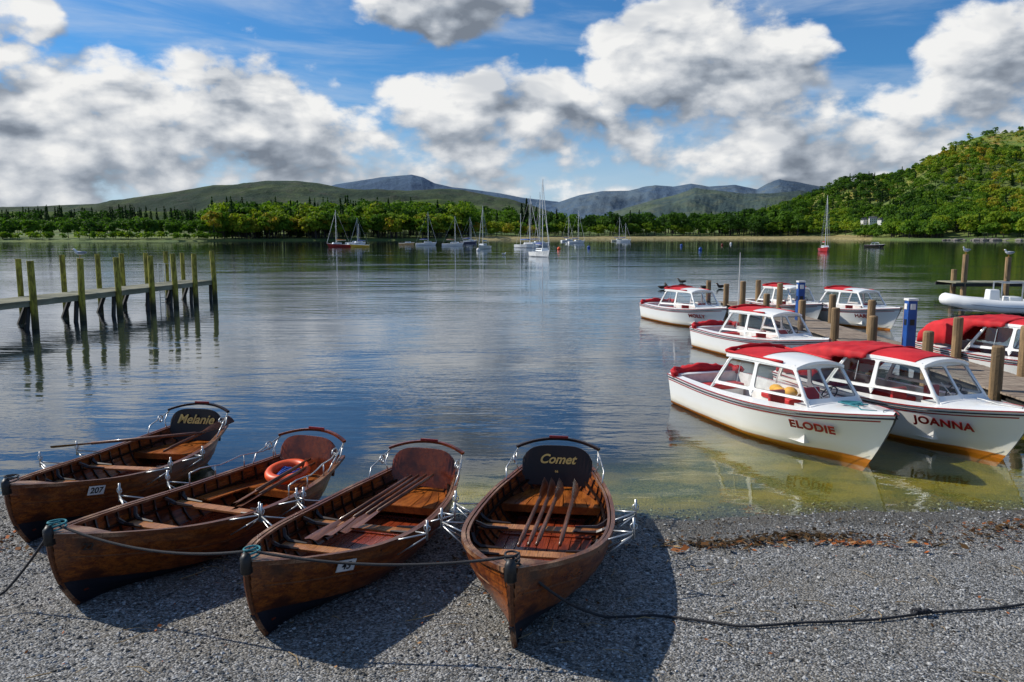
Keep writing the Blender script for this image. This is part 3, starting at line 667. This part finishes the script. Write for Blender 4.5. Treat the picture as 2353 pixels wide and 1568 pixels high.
    if rope:
        b=MB(); b.tube([(2.05+.16*math.cos(a)*(1+.3*math.sin(a*.7)),-.02+.15*math.sin(a*1.13)*(1+.3*math.cos(a*.5)),.985+.001*a) for a in np.linspace(0,26,120)]+[(2.3,-.1,.99),(2.5,-.22,.99),(2.75,-.1,1.01)],.011,5); b.obj('coiled_rope',M['teal'],E,smooth=True)
    else:
        b=MB(); b.tube([(1.8,.1,.98),(2.0,.02,1.0),(2.4,-.08,1.0),(2.85,-.1,1.03),(3.0,.05,1.03),(3.1,.3,.7)],.009,5); b.obj('painter',M['plate'],E,smooth=True)
    if label:
        s=lpos
        for sd_ in (-1,1):
            z=cbs(s)-.30; q=cpt(s,vz(s,z),.012,sd_); tn=(cpt(s+.06,vz(s+.06,z),.01,sd_)-cpt(s-.06,vz(s-.06,z),.01,sd_)).normalized(); up=(cpt(s,vz(s,z+.1),0,sd_)-cpt(s,vz(s,z-.1),0,sd_)).normalized()
            if sd_>0: tn=-tn
            nn=tn.cross(up).normalized()
            text(E,label,q+nn*.035,tn,up,ls,M['redpaint'],.009,0,'name_lettering',1.08,.004)
    return E
cabinboat((6.15,12.45),(4.15,18.5),'ELODIE',jackets=True,rope=True)
cabinboat((8.55,12.7),(6.6,18.8),'JOANNA',canopy=True,bundle=False)
cabinboat((8.75,21.7),(6.6,27.9),'JANE')
cabinboat((8.5,31.3),(6.5,37.3),'MOLLY')
cabinboat((13.0,33.2),(11.8,39.2),'A',bundle=False,lpos=.84)
cabinboat((15.3,31.2),(13.6,37.2),'HARLEY',bundle=False)
cabinboat((14.0,17.0),(12.4,23.2),None,canopy=True,bundle=False,sc=1.0)
# ------------------------------------------------------------------ right pier
E=empty('wooden_pier'); b=MB()
y=8.0
while y<39: b.box((10.95,y,.55+random.uniform(-.004,.004)),(1.62,.135,.04)); y+=.145
b.obj('deck_boards',M['deck'],E)
b=MB()
for x in (10.3,11.6): b.box((x,23.5,.45),(.10,31,.15))
b.obj('bearers',M['dark'],E)
b=MB()
for x,Ys,zt in ((10.12,(10,13,16.4,19.2,22.2,24.8,27.7,31.6,34.9,37.6),1.53),(11.78,(12,15,18.1,20.9,23.6,26,29.2,32.4,35,38.1),1.68)):
    for yy in Ys:
        z=zt+random.uniform(-.06,.08)+(.25 if yy==34.9 else 0); b.tube([(x,yy,-1.5),(x,yy,z-.03),(x,yy,z)],[.13,.125,.10],12)
for x,yy in ((9.7,39.3),(10.0,40.5)): b.tube([(x,yy,-1),(x,yy,1.5)],.12,10)
b.obj('piles',M['post'],E)
for yy in (21.8,30.2):
    e=empty('power_pillar',(10.95,yy,.57)); p_=MB(); p_.box((0,0,.72),(.27,.27,1.44),taper=.92); p_.obj('body',M['blue'],e,bevel=.02)
    p_=MB(); p_.box((0,0,1.47),(.28,.28,.06)); p_.box((0,-.135,1.28),(.14,.02,.16)); p_.box((-.135,0,1.28),(.02,.14,.16)); p_.obj('cap_and_panel',M['plate'],e,bevel=.01)
    p_=MB(); p_.box((-.132,-.02,.85),(.02,.12,.16)); p_.box((0,-.134,.85),(.12,.02,.16)); p_.obj('sockets',M['ink'],e)
p_=MB(); p_.tube([(10.4,36.5,.5),(10.4,36.5,3.0)],[.03,.015],6); p_.obj('whip_aerial',M['plate'])
E=empty('wooden_pier'); b=MB()
x=27.5
while x<46: b.box((x,50.3,.85),(.22,2.2,.06)); x+=.24
b.obj('deck_boards',M['jdeck'],E); b=MB()
for x,y_,zt in ((28.0,49.4,2.6),(30.4,49.0,2.45),(33.4,49.3,2.4),(36.4,49.3,2.4),(28.4,51.3,1.6),(40,49.3,2.4)): b.tube([(x,y_,-2),(x,y_,zt)],.17,10)
b.obj('piles',M['post'],E); b=MB(); b.box((36.5,49.3,.72),(18.5,.12,.2)); b.box((36.5,51.3,.72),(18.5,.12,.2)); b.obj('bearers',M['dark'],E)
# ------------------------------------------------------------------ left jetty
E=empty('wooden_jetty'); P0=Vector((-19.6,32.4,0)); dr=Vector((.141,1,0)).normalized(); nr=Vector((-dr.y,dr.x,0)); an=math.atan2(dr.y,dr.x)
b=MB(); l=-16.0
while l<14.8:
    c=P0+dr*l+nr*.92; b.box((c.x,c.y,1.13+random.uniform(-.005,.005)),(.15,1.95,.05),an); l+=.165
b.obj('deck_boards',M['jdeck'],E)
b=MB()
for o_ in (.05,1.8):
    c=P0+dr*(-.6)+nr*o_; b.box((c.x,c.y,1.0),(30.8,.12,.2),an)
b.obj('bearers',M['jdeck'],E)
pb=MB(); br=MB()
front=[32.4,35.3,37.9,40.6,42.7,44.7,46.8]; back=[34.2,36.9,39.4,41.3,43.4,45.3,47]
tops=[]
for i,yy in enumerate([20.5,23.5,26.5,29.5]+front):
    q=P0+dr*((yy-32.4)/dr.y)+nr*-.10; z=2.82+random.uniform(-.08,.08); lean=random.uniform(-.06,.06); tops.append((q.x+lean,q.y,z)); pb.tube([(q.x,q.y,-2),(q.x,q.y,1),(q.x+lean,q.y,z)],[.15,.14,.135],10)
    br.tube([(q.x+nr.x*.25,q.y+nr.y*.25,1.0),(q.x+nr.x*-.0+dr.x*-.5,q.y-.5,-.1),(q.x-dr.x*.5,q.y-.55,-1.5)],.10,6)
for yy in [22,25,28,31]+back:
    q=P0+dr*((yy-32.4)/dr.y)+nr*1.95; z=2.82+random.uniform(-.08,.08); pb.tube([(q.x,q.y,-2),(q.x,q.y,z)],.12,10)
    br.tube([(q.x-nr.x*.3,q.y,1.0),(q.x,q.y-.5,-.3),(q.x,q.y-.6,-1.5)],.10,6)
pb.obj('piles',M['moss'],E); br.obj('raking_struts',M['dark'],E)
b=MB(); c=P0+dr*12.4+nr*1.9
for k in (-.25,.25):
    q=c+dr*k; b.tube([(q.x,q.y,-.5),(q.x,q.y,2.2),(q.x-nr.x*.4,q.y-nr.y*.4,2.2),(q.x-nr.x*.4,q.y-nr.y*.4,1.15)],.03,6)
for z in np.arange(0,2.3,.3): b.tube([c-dr*.25+Vector((0,0,z)),c+dr*.25+Vector((0,0,z))],.02,5)
b.obj('ladder',M['steel'],E)
# ------------------------------------------------------------------ birds
def bird(name,loc,rz,body,wing,stand=True,sc=1):
    e=empty(name,loc,rz,0,sc); z=.12 if stand else .02
    b=MB(); b.tube([(-.24,0,z+.09),(-.15,0,z+.08),(-.05,0,z+.07),(.06,0,z+.08),(.13,0,z+.13),(.15,0,z+.19),(.19,0,z+.215),(.225,0,z+.21)],[.012,.05,.075,.075,.05,.036,.038,.015],10); b.obj('body',M[body],e,smooth=True)
    b=MB()
    for s_ in (1,-1): b.ball((-.07,s_*.062,z+.095),(.17,.022,.05),8,5,Matrix.Rotation(rad(6),3,'Y'))
    b.obj('wings',M[wing],e,smooth=True)
    b=MB(); b.tube([(.215,0,z+.21),(.27,0,z+.20)],[.012,.004],6)
    if stand:
        for s_ in (1,-1): b.tube([(0,s_*.03,z+.03),(.005,s_*.03,0.0),(.05,s_*.035,0)],.007,5)
    b.obj('beak_and_legs',M['beak'],e)
q=tops[5]; bird('gull',(q[0],q[1],q[2]),rad(200),'gull','gullgrey',sc=1.2)
bird('gull',(28.0,49.4,2.6),rad(200),'gull','gullgrey',sc=1.3); bird('gull',(30.4,49.0,2.45),rad(170),'gull','gullgrey',sc=1.3)
for x,y_,r_ in ((10.6,56,20),(13.4,63,160),(13.6,56,10),(14.9,57,200),(11.0,57,90)): bird('duck',(x,y_,0),rad(r_),'duck','duck',False,1.5)
bird('gull',(-1.5,150,0),rad(30),'gull','gullgrey',False,2)
# ------------------------------------------------------------------ inflatable dinghy
E=empty('inflatable_dinghy',(23.9,38.6,0),rad(172),0,1.12); b=MB()
pts=[(-2.4,.75,.32),(-1,.78,.32),(.5,.76,.36),(1.6,.6,.46),(2.2,.28,.58),(2.4,0,.62),(2.2,-.28,.58),(1.6,-.6,.46),(.5,-.76,.36),(-1,-.78,.32),(-2.4,-.75,.32)]
P=[]
for i in range(len(pts)-1):
    for k in range(3): P.append(Vector(pts[i]).lerp(Vector(pts[i+1]),k/3))
P.append(Vector(pts[-1])); b.tube(P,[.06,.2]+[.27]*(len(P)-4)+[.2,.06],12); b.obj('tube',M['white'],E,smooth=True)
b=MB(); b.grid([[Vector((x,y*w_,.12)) for y in (-1,0,1)] for x,w_ in ((-2.2,.7),(0,.7),(1.4,.5),(2.1,.15))]); b.box((-2.1,0,.4),(.08,1.1,.5)); b.obj('floor',M['gullgrey'],E)
b=MB(); b.box((.5,0,.62),(.5,.6,.85),taper=.8); b.box((-.3,0,.5),(.5,.7,.5)); b.obj('console',M['white'],E,bevel=.04)
b=MB(); b.box((-2.4,0,.95),(.5,.36,.42),taper=.8); b.box((-2.4,0,.4),(.22,.16,.9)); b.obj('outboard_motor',M['plate'],E,bevel=.05)
b=MB(); b.box((-1.2,1.06,.55),(.8,.03,.34)); b.obj('blue_panel',M['blue'],E)
b=MB(); b.box((-1.2,1.085,.47),(.6,.02,.12)); b.obj('white_panel',M['plate'],E)
b=MB()
for x_ in (.3,-.9): b.tube([(x_,.4,.3),(x_,.4,1.35),(x_,-.4,1.35),(x_,-.4,.3)],.03,6)
for y_ in (.4,-.4): b.tube([(.3,y_,1.35),(-.9,y_,1.35)],.025,6)
b.obj('railing',M['steel'],E)
b=MB(); b.tube([p+Vector((0,0,-.02)) + (Vector((0,1 if p.y>0 else -1,0))*.27) for p in P[2:-2]],.02,4); b.obj('rubbing_strip',M['gullgrey'],E)
# ------------------------------------------------------------------ sailing boats
def yacht(x,y,L_,mast,col,deg,sail=(.05,.08,.3),name='sailing_boat',cabin=True,mizzen=0):
    E=empty(name,(x,y,0),rad(deg)); hm=simple('yacht_hull',col,rough=.3); b=MB(); B_=L_*.16
    rows=[]
    for s in np.linspace(0,1,13):
        w=B_*it(s,[0,.3,.6,.85,1],[.65,1,.95,.45,.02]); sh=L_*.10+L_*.05*s*s; xx=-L_/2+s*L_
        rows.append([Vector((xx,w,sh)),Vector((xx-.06*L_*s,w*.86,.15)),Vector((xx-.12*L_*s*s,w*.5,-.3)),Vector((xx-.12*L_*s*s,-w*.5,-.3)),Vector((xx-.06*L_*s,-w*.86,.15)),Vector((xx,-w,sh))])
    b.grid(rows); b.add(rows[0],[(0,1,2,3,4,5)]); b.obj('hull',hm,E)
    d=MB(); d.grid([[r[0]+Vector((0,0,0)),(r[0]+r[-1])/2+Vector((0,0,.05)),r[-1]] for r in rows])
    if cabin: d.box((L_*.08,0,L_*.14+.15),(L_*.38,B_*1.1,.45),taper=.85)
    d.obj('deck_and_cabin',M['white'],E)
    w=MB(); 
    if cabin:
        for k in (-1,1): w.box((L_*.08,k*B_*.54,L_*.14+.2),(L_*.28,.03,.14))
        w.obj('cabin_windows',M['ink'],E)
    if mast:
        m_=MB(); zt=mast; m_.tube([(L_*.1,0,.5),(L_*.1,0,zt)],[.085,.06],6)
        m_.tube([(L_*.1,0,L_*.14+1.0),(-L_*.32,0,L_*.14+1.05)],.06,6)
        for z in (zt*.55,): m_.tube([(L_*.1,-.6,z),(L_*.1,.6,z)],.03,4)
        for k in (-1,1): m_.tube([(L_*.08,k*B_*.95,L_*.11),(L_*.1,k*.6,zt*.55),(L_*.1,0,zt*.97)],.018,4)
        m_.tube([(L_*.5,0,L_*.15),(L_*.1,0,zt*.95)],.05,4); m_.tube([(-L_*.5,0,L_*.1),(L_*.1,0,zt)],.018,4)
        if mizzen: m_.tube([(-L_*.3,0,.5),(-L_*.3,0,mizzen)],.07,6)
        m_.obj('mast_and_rigging',M['plate'],E)
        s_=MB(); s_.tube([(L_*.08,0,L_*.14+1.15),(-L_*.1,0,L_*.14+1.2),(-L_*.31,0,L_*.14+1.15)],[.2,.16,.09],8); s_.obj('furled_sail',simple('sail_cover',sail,rough=.8),E,smooth=True)
wh=(.78,.78,.76)
yacht(5.0,139,7.8,13.2,wh,-70); yacht(4.6,235,9,15,wh,-40,(.03,.10,.4),mizzen=10); yacht(8.2,262,9,17.5,(.6,.6,.6),20,mizzen=9)
yacht(-7.6,217,7.5,11.5,(.75,.73,.62),-110,(.1,.25,.4)); yacht(71.3,183,7.2,12.6,(.40,.02,.02),-100,(.4,.03,.03))
yacht(-54,250,7.5,11.5,(.35,.04,.03),-150,(.5,.2,.03)); yacht(-47.5,250,6,9,(.75,.45,.05),-170,(.03,.08,.3)); yacht(-58,300,7,0,wh,30); yacht(-63,320,7,0,wh,10)
yacht(-40,305,6,0,(.75,.45,.2),0,name='day_boat'); yacht(-31,290,7.5,12,wh,10); yacht(-20,272,7.5,10,wh,-10,(.3,.15,.08)); yacht(-22,420,7,11,wh,0); yacht(-19,350,7.5,11.5,(.1,.1,.15),5)
yacht(31,450,8,14.5,wh,30); yacht(29,360,8,14.5,wh,20,(.02,.1,.4)); yacht(62,470,8,14.5,(.6,.55,.4),10); yacht(60,430,8,10,wh,-30)
yacht(-59.5,312,6,8,wh,100)
M['darkhull']=hullmat('dark_hull',(.02,.022,.03),(.02,.01,.01)); 
cabinboat((113.5,244),(109,246),None,bundle=False,objname='motor_launch',hull='darkhull',roofcol='stripe')
for x,y_,c in ((47,200,'blue'),(57,270,'blue'),(22,230,'blue'),(76,290,'redboard'),(-8,190,'plate'),(12,205,'ring'),(90,330,'plate')):
    b=MB(); b.ball((x,y_,.25),(.45,.45,.45),12,8); b.tube([(x,y_,.6),(x,y_,.85)],.05,6); b.obj('mooring_buoy',M[c],smooth=True)
# ------------------------------------------------------------------ far land
UR=[-1.7,-.64,-.42,-.36,-.30,-.1,0,.1,.25,.40,.44,.50,.64,.8,1.7]; RR=[400,460,462,500,520,560,600,690,740,700,640,560,505,440,200]
def R_(u): return np.interp(u,UR,RR)
EU=[-1.7,.10,.24,.33,.37,.42,.465,.505,.55,.59,.64,.78,1.7]; EE=[0,0,22,66,98,128,145,182,210,232,246,285,320]
def zland(u,Y):
    R=R_(u); d=Y-R
    k=np.interp(u,[-1.7,-.36,-.2,0,.3,1.7],[.018,.02,.045,.03,.03,.03])
    z=np.where(d<0,d*.08,.5+np.minimum(d,8)*.09+np.clip(d-8,0,600)*k)
    f=np.clip((d-30)/np.maximum(1020-R-30,1),0,1); f=f*f*(3-2*f)*.55+f*.45
    e=np.interp(u,EU,EE)/1830*1020
    z=np.where(d>0,np.maximum(z,z*.3+f*(e-9)),z)
    X=u*Y
    z=z+np.where(d>60,1,0)*np.clip((d-60)/200,0,1)*(3*np.sin(X*.021+Y*.013)+2.2*np.sin(X*.047-Y*.031)+1.2*np.sin(X*.11+Y*.08))*np.clip(e/40,.3,1.5)
    return z
us=np.concatenate([np.linspace(-1.7,-.72,24),np.linspace(-.7,.75,330),np.linspace(.78,1.7,22)]); ts=np.linspace(0,1,90)
V=[];C=[]
for u in us:
    R=R_(u); Ys=R-14+ts**1.5*(1300-R+14); Z=zland(u,Ys)
    for Yv,Zv in zip(Ys,Z):
        V.append((u*Yv,Yv,float(Zv))); d=Yv-R
        reed=1 if (-.07<u<.45 and d<55) else 0
        hill=sst(.33,.42,u)*sst(.45,.75,(Yv-R)/(1020-R))
        C.append((reed,hill,0,1))
nt_=len(ts); F=[(i*nt_+j,(i+1)*nt_+j,(i+1)*nt_+j+1,i*nt_+j+1) for i in range(len(us)-1) for j in range(nt_-1)]
me=bpy.data.meshes.new('far_shore_land'); me.from_pydata(V,[],F); 
at=me.color_attributes.new('zones','FLOAT_COLOR','POINT'); at.data.foreach_set('color',np.array(C,dtype=np.float32).reshape(-1))
for p_ in me.polygons: p_.use_smooth=True
o=bpy.data.objects.new('far_shore_land',me); COL.objects.link(o)
m,t,p=material('pasture_and_fell'); a=t.new('ShaderNodeAttribute'); a.attribute_name='zones'; s=t.new('ShaderNodeSeparateColor'); t.l.new(a.outputs['Color'],s.inputs[0])
co=t.coord('Object',(1,1,1)); n1=t.noise(co,.012,6,.6); n2=t.noise(co,.05,6,.65); n3=t.noise(co,.3,4,.6)
g=t.mix(t.ss(n1,.4,.62),(.07,.12,.022),(.14,.17,.032)); 
fell=t.mix(t.ss(n2,.42,.58),(.10,.16,.015),(.24,.22,.03)); fell=t.mix(t.ss(n2,.58,.66),fell,(.38,.19,.05)); fell=t.mix(t.m('MULTIPLY',t.ss(n3,.5,.62),.6),fell,(.05,.08,.015))
c=t.mix(s.outputs[1],g,fell); c=t.mix(s.outputs[0],c,t.mix(t.ss(n3,.4,.6),(.20,.16,.05),(.32,.26,.11)))
t.put(p.inputs['Base Color'],c); p.inputs['Roughness'].default_value=.95; t.put(p.inputs['Normal'],t.bump(n3,.6,2)); me.materials.append(m)
# ---- woodland
LV=[];LT=[]; TR=MB()
def tree(x,y,z,h,w,tint,conifer=False,n=300):
    if conifer:
        tt=rng.uniform(0,1,n)**.7; hz=h*(1-tt*.92); rr=w*tt*(.75+.25*np.sin(hz*5))
        an=rng.uniform(0,2*np.pi,n); c=np.stack([rr*np.cos(an),rr*np.sin(an),hz],1); nr_=np.stack([np.cos(an),np.sin(an),np.full(n,.5)],1); sz=.10*w+.35
    else:
        k=rng.integers(8,13); lc=rng.normal(0,1,(k,3)); lc/=np.linalg.norm(lc,axis=1)[:,None]; lc*=np.array([w*.58,w*.58,h*.27]); lc[:,2]+=h*.60; lc[0]=[0,0,h*.72]
        lr=rng.uniform(.34,.52,k)*w; idx=rng.integers(0,k,n); dn=rng.normal(0,1,(n,3)); dn/=np.linalg.norm(dn,axis=1)[:,None]; dn[:,2]=np.abs(dn[:,2])*.9+dn[:,2]*.1
        c=lc[idx]+dn*lr[idx][:,None]*np.array([1,1,.8])*rng.uniform(.8,1.08,(n,1)); nr_=dn; sz=.085*w+.25
    nn=nr_+rng.normal(0,.45,(n,3)); nn/=np.linalg.norm(nn,axis=1)[:,None]
    a=np.cross(nn,rng.normal(0,1,(n,3))); a/=np.linalg.norm(a,axis=1)[:,None]; b_=np.cross(nn,a)
    s_=(sz*rng.uniform(.6,1.4,(n,1))); c=c+np.array([x,y,z])
    LV.append(np.stack([c-a*s_,c-b_*s_*.8,c+a*s_,c+b_*s_*.8],1)); LT.append(np.clip(tint+rng.normal(0,.05,n),0,1))
    TR.tube([(x,y,z-.5),(x,y,z+h*(.9 if conifer else .55))],[.025*h,.008*h],4,cap=False)
def wood_(n,u0,u1,d0,d1,h0,h1,t0,t1,con=.0,nn=300,wf=.38,pw=1):
    for _ in range(n):
        u=random.uniform(u0,u1); Yv=float(R_(u))+d0+(d1-d0)*random.random()**pw; z=float(zland(u,Yv)); h=random.uniform(h0,h1)
        c=random.random()<con
        tree(u*Yv,Yv,z-.3,h*(1.12 if c else 1),h*(.17 if c else random.uniform(wf-.06,wf+.06)),random.uniform(t0,t1)*(.25 if c else 1),c,nn)
wood_(330,-.95,-.34,300,440,16,23,.05,.35,.75,220); wood_(160,-.90,-.36,150,290,9,13,.25,.6,.1,220,.5)
for px,d in ((25,22),(78,18),(165,26),(213,14),(232,24),(272,20),(322,26),(345,15),(378,24),(410,22),(462,12),(440,30),(120,60),(300,70),(190,60),(50,60),(250,80),(400,80),(10,60)):
    u=(px-1176)/1830*1.0; Yv=float(R_(u))+d+8; h=random.uniform(10.5,13.5); tree(u*Yv,Yv,float(zland(u,Yv))-.8,h,h*.55,random.uniform(.35,.55),False,800)
wood_(90,-.95,-.62,10,70,9,13,.3,.6,.0,300,.5); wood_(60,-.66,-.36,4,9,3,5,.4,.8,0,120,.7)
wood_(120,-.375,-.07,6,28,12,19,.45,.95,.06,480,.42); wood_(260,-.38,-.05,25,130,17,27,.25,.85,.22,320); wood_(120,-.38,.0,120,240,18,27,.2,.7,.25,220)
wood_(60,-.09,.03,45,110,7,12,.6,1,.0,320,.5); wood_(70,-.1,.05,100,240,14,20,.3,.7,.25,260)
for u,h in ((.012,27),(.018,31),(.024,26),(.03,24)): tree(u*700,700,4,h,h*.15,.05,True,500)
wood_(150,.03,.27,60,190,15,23,.15,.55,.05,320,.42); wood_(60,.0,.27,50,70,8,13,.4,.8,0,320,.55); wood_(120,.25,.36,40,200,15,24,.15,.55,.08,300)
wood_(60,.35,.428,60,140,8,13,.35,.8,.03,300,.5); wood_(50,.468,.53,12,60,8,13,.4,.7,0,420,.6); wood_(70,.52,.75,14,70,9,18,.45,.85,.03,480,.48)
wood_(45,.428,.468,14,75,4,8,.3,.7,0,260,.6)
cnt=0
while cnt<2700:
    u=random.uniform(.30,.85); R=float(R_(u)); f=random.random(); Yv=R+50+f*(1040-R-50)
    cnt+=1
    if .43<u<.466 and Yv-R<135: continue
    g=(Yv-R)/(1040-R); nz_=math.sin(u*60+Yv*.02)+math.sin(u*23-Yv*.03)
    dens=1.0
    if u>.47: dens=1-sst(.50,.85,g)*.80+.12*nz_*sst(.4,.6,g)
    if random.random()>dens: 
        continue
    h=random.uniform(9,15)*(1-.35*g); tint=random.uniform(.28,.74)+.14*math.sin(u*31+Yv*.011)+ (.12 if u>.5 else 0)
    c=random.random()<(.15 if u<.5 else .05)
    tree(u*Yv,Yv,float(zland(u,Yv))-.4,h*(1.2 if c else 1),h*(.2 if c else random.uniform(.42,.55)),min(.95,tint)*(.3 if c else 1),c,190)
for _ in range(900):
    u=random.uniform(.45,.9); R=float(R_(u)); Yv=R+(.5+.5*random.random())*(1030-R); h=random.uniform(2,4.5); tree(u*Yv,Yv,float(zland(u,Yv))-.5,h,h*.8,random.uniform(.4,1.0),False,36)
fast('woodland',np.concatenate(LV),M['leaf'],np.concatenate(LT))
TR.obj('woodland_trunks',M['dark'])
b=MB()
for _ in range(70):
    u=random.uniform(.535,.75); Yv=float(R_(u))+random.uniform(-2,5); s_=random.uniform(.8,2.6); b.ball((u*Yv,Yv,.3),(s_*1.6,s_,s_*.55),7,5,Matrix.Rotation(random.uniform(0,3),3,'Z')@Matrix.Rotation(random.uniform(-.3,.3),3,'X'))
b.obj('shore_rocks',simple('shore_rock',(.22,.2,.17),(.1,.09,.08),rough=.9,scale=(.5,.5,.5)))
for u,d,wd,rz in ((.437,112,8,.3),(.448,122,11,-.2),(.458,108,7,.5)):
    Yv=float(R_(u))+d; z=float(zland(u,Yv)); E=empty('white_house',(u*Yv,Yv,z+1.5),rz,0,.6); b=MB(); b.box((0,0,1),(wd,7,12)); b.obj('walls',M['plate'],E)
    b=MB(); h=wd/2+.4; b.add([(-h,-3.9,7),(h,-3.9,7),(h,3.9,7),(-h,3.9,7),(-h,0,10),(h,0,10)],[(0,1,5,4),(2,3,4,5),(0,4,3),(1,2,5)]); b.box((wd*.3,0,10),(1.2,1,2)); b.obj('slate_roof',M['slate'],E)
    b=MB()
    for k in range(4):
        for zz in (2.2,5.2): b.box((-wd/2+wd*(k+.5)/4,-3.52,zz),(1.0,.1,1.4))
    b.obj('windows_and_door',M['ink'],E)
# ------------------------------------------------------------------ mountains
def ridge(name,D,prof,depth,c1,c2,c3,rough_amp,seed):
    xs_=[p[0] for p in prof]; ey=[540-p[1] for p in prof]; r2=np.random.default_rng(seed)
    ph=r2.uniform(0,6.28,40); nx=260; ny=34; V=[]
    x0,x1=xs_[0],xs_[-1]
    for i in range(nx):
        px=x0+(x1-x0)*i/(nx-1); u=(px-1176)/1830; hh=np.interp(px,xs_,ey)/1830*D+HC
        for j in range(ny):
            f=j/(ny-1); Yv=D-depth+f*depth*1.35; g=min(1,f*1.35); s_=(g**1.0)*.6+.4*g*g*(3-2*g)
            if f>1/1.35: s_=1-(f*1.35-1)*1.2
            X=u*Yv; k=0
            for o_ in range(6):
                fr_=2**o_/(D*.16); k+=math.sin(X*fr_*6.28+ph[o_]+1.7*math.sin(Yv*fr_*4+ph[o_+8]))*math.sin(Yv*fr_*5+ph[o_+16])/(1.7**o_)
            z=hh*s_+k*rough_amp*(.25+math.sin(math.pi*min(1,g))*.9)*(1 if g<.98 else .35)
            V.append((X,Yv,z if f>0 else -5))
    F=[(i*ny+j,(i+1)*ny+j,(i+1)*ny+j+1,i*ny+j+1) for i in range(nx-1) for j in range(ny-1)]
    b=MB(); b.v=V; b.f=F
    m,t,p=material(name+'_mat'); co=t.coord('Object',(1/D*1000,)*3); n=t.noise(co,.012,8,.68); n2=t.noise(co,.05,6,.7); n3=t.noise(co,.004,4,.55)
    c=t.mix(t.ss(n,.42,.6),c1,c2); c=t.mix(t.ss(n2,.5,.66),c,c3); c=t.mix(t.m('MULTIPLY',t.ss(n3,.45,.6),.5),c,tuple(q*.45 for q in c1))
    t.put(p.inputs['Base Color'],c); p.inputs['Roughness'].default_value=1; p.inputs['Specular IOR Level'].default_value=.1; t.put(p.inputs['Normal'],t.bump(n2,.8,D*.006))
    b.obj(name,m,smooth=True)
ridge('distant_mountain',5200,[(600,470),(700,450),(780,426),(830,418),(880,410),(920,407),(950,405),(975,411),(1000,424),(1040,433),(1080,437),(1150,446),(1200,456),(1280,466),(1330,490)],1500,(.070,.115,.185),(.090,.14,.205),(.075,.125,.175),14,3)  # distance haze put into the base colours as pale blue
ridge('distant_mountain',5000,[(1180,500),(1230,476),(1280,466),(1330,450),(1380,442),(1440,441),(1500,428),(1540,431),(1580,424),(1620,431),(1680,428),(1730,438),(1755,424),(1780,416),(1815,420),(1870,430),(1950,440),(2100,470)],1500,(.075,.12,.18),(.10,.14,.175),(.12,.15,.165),16,8)  # bluish colours here too, painting in aerial haze
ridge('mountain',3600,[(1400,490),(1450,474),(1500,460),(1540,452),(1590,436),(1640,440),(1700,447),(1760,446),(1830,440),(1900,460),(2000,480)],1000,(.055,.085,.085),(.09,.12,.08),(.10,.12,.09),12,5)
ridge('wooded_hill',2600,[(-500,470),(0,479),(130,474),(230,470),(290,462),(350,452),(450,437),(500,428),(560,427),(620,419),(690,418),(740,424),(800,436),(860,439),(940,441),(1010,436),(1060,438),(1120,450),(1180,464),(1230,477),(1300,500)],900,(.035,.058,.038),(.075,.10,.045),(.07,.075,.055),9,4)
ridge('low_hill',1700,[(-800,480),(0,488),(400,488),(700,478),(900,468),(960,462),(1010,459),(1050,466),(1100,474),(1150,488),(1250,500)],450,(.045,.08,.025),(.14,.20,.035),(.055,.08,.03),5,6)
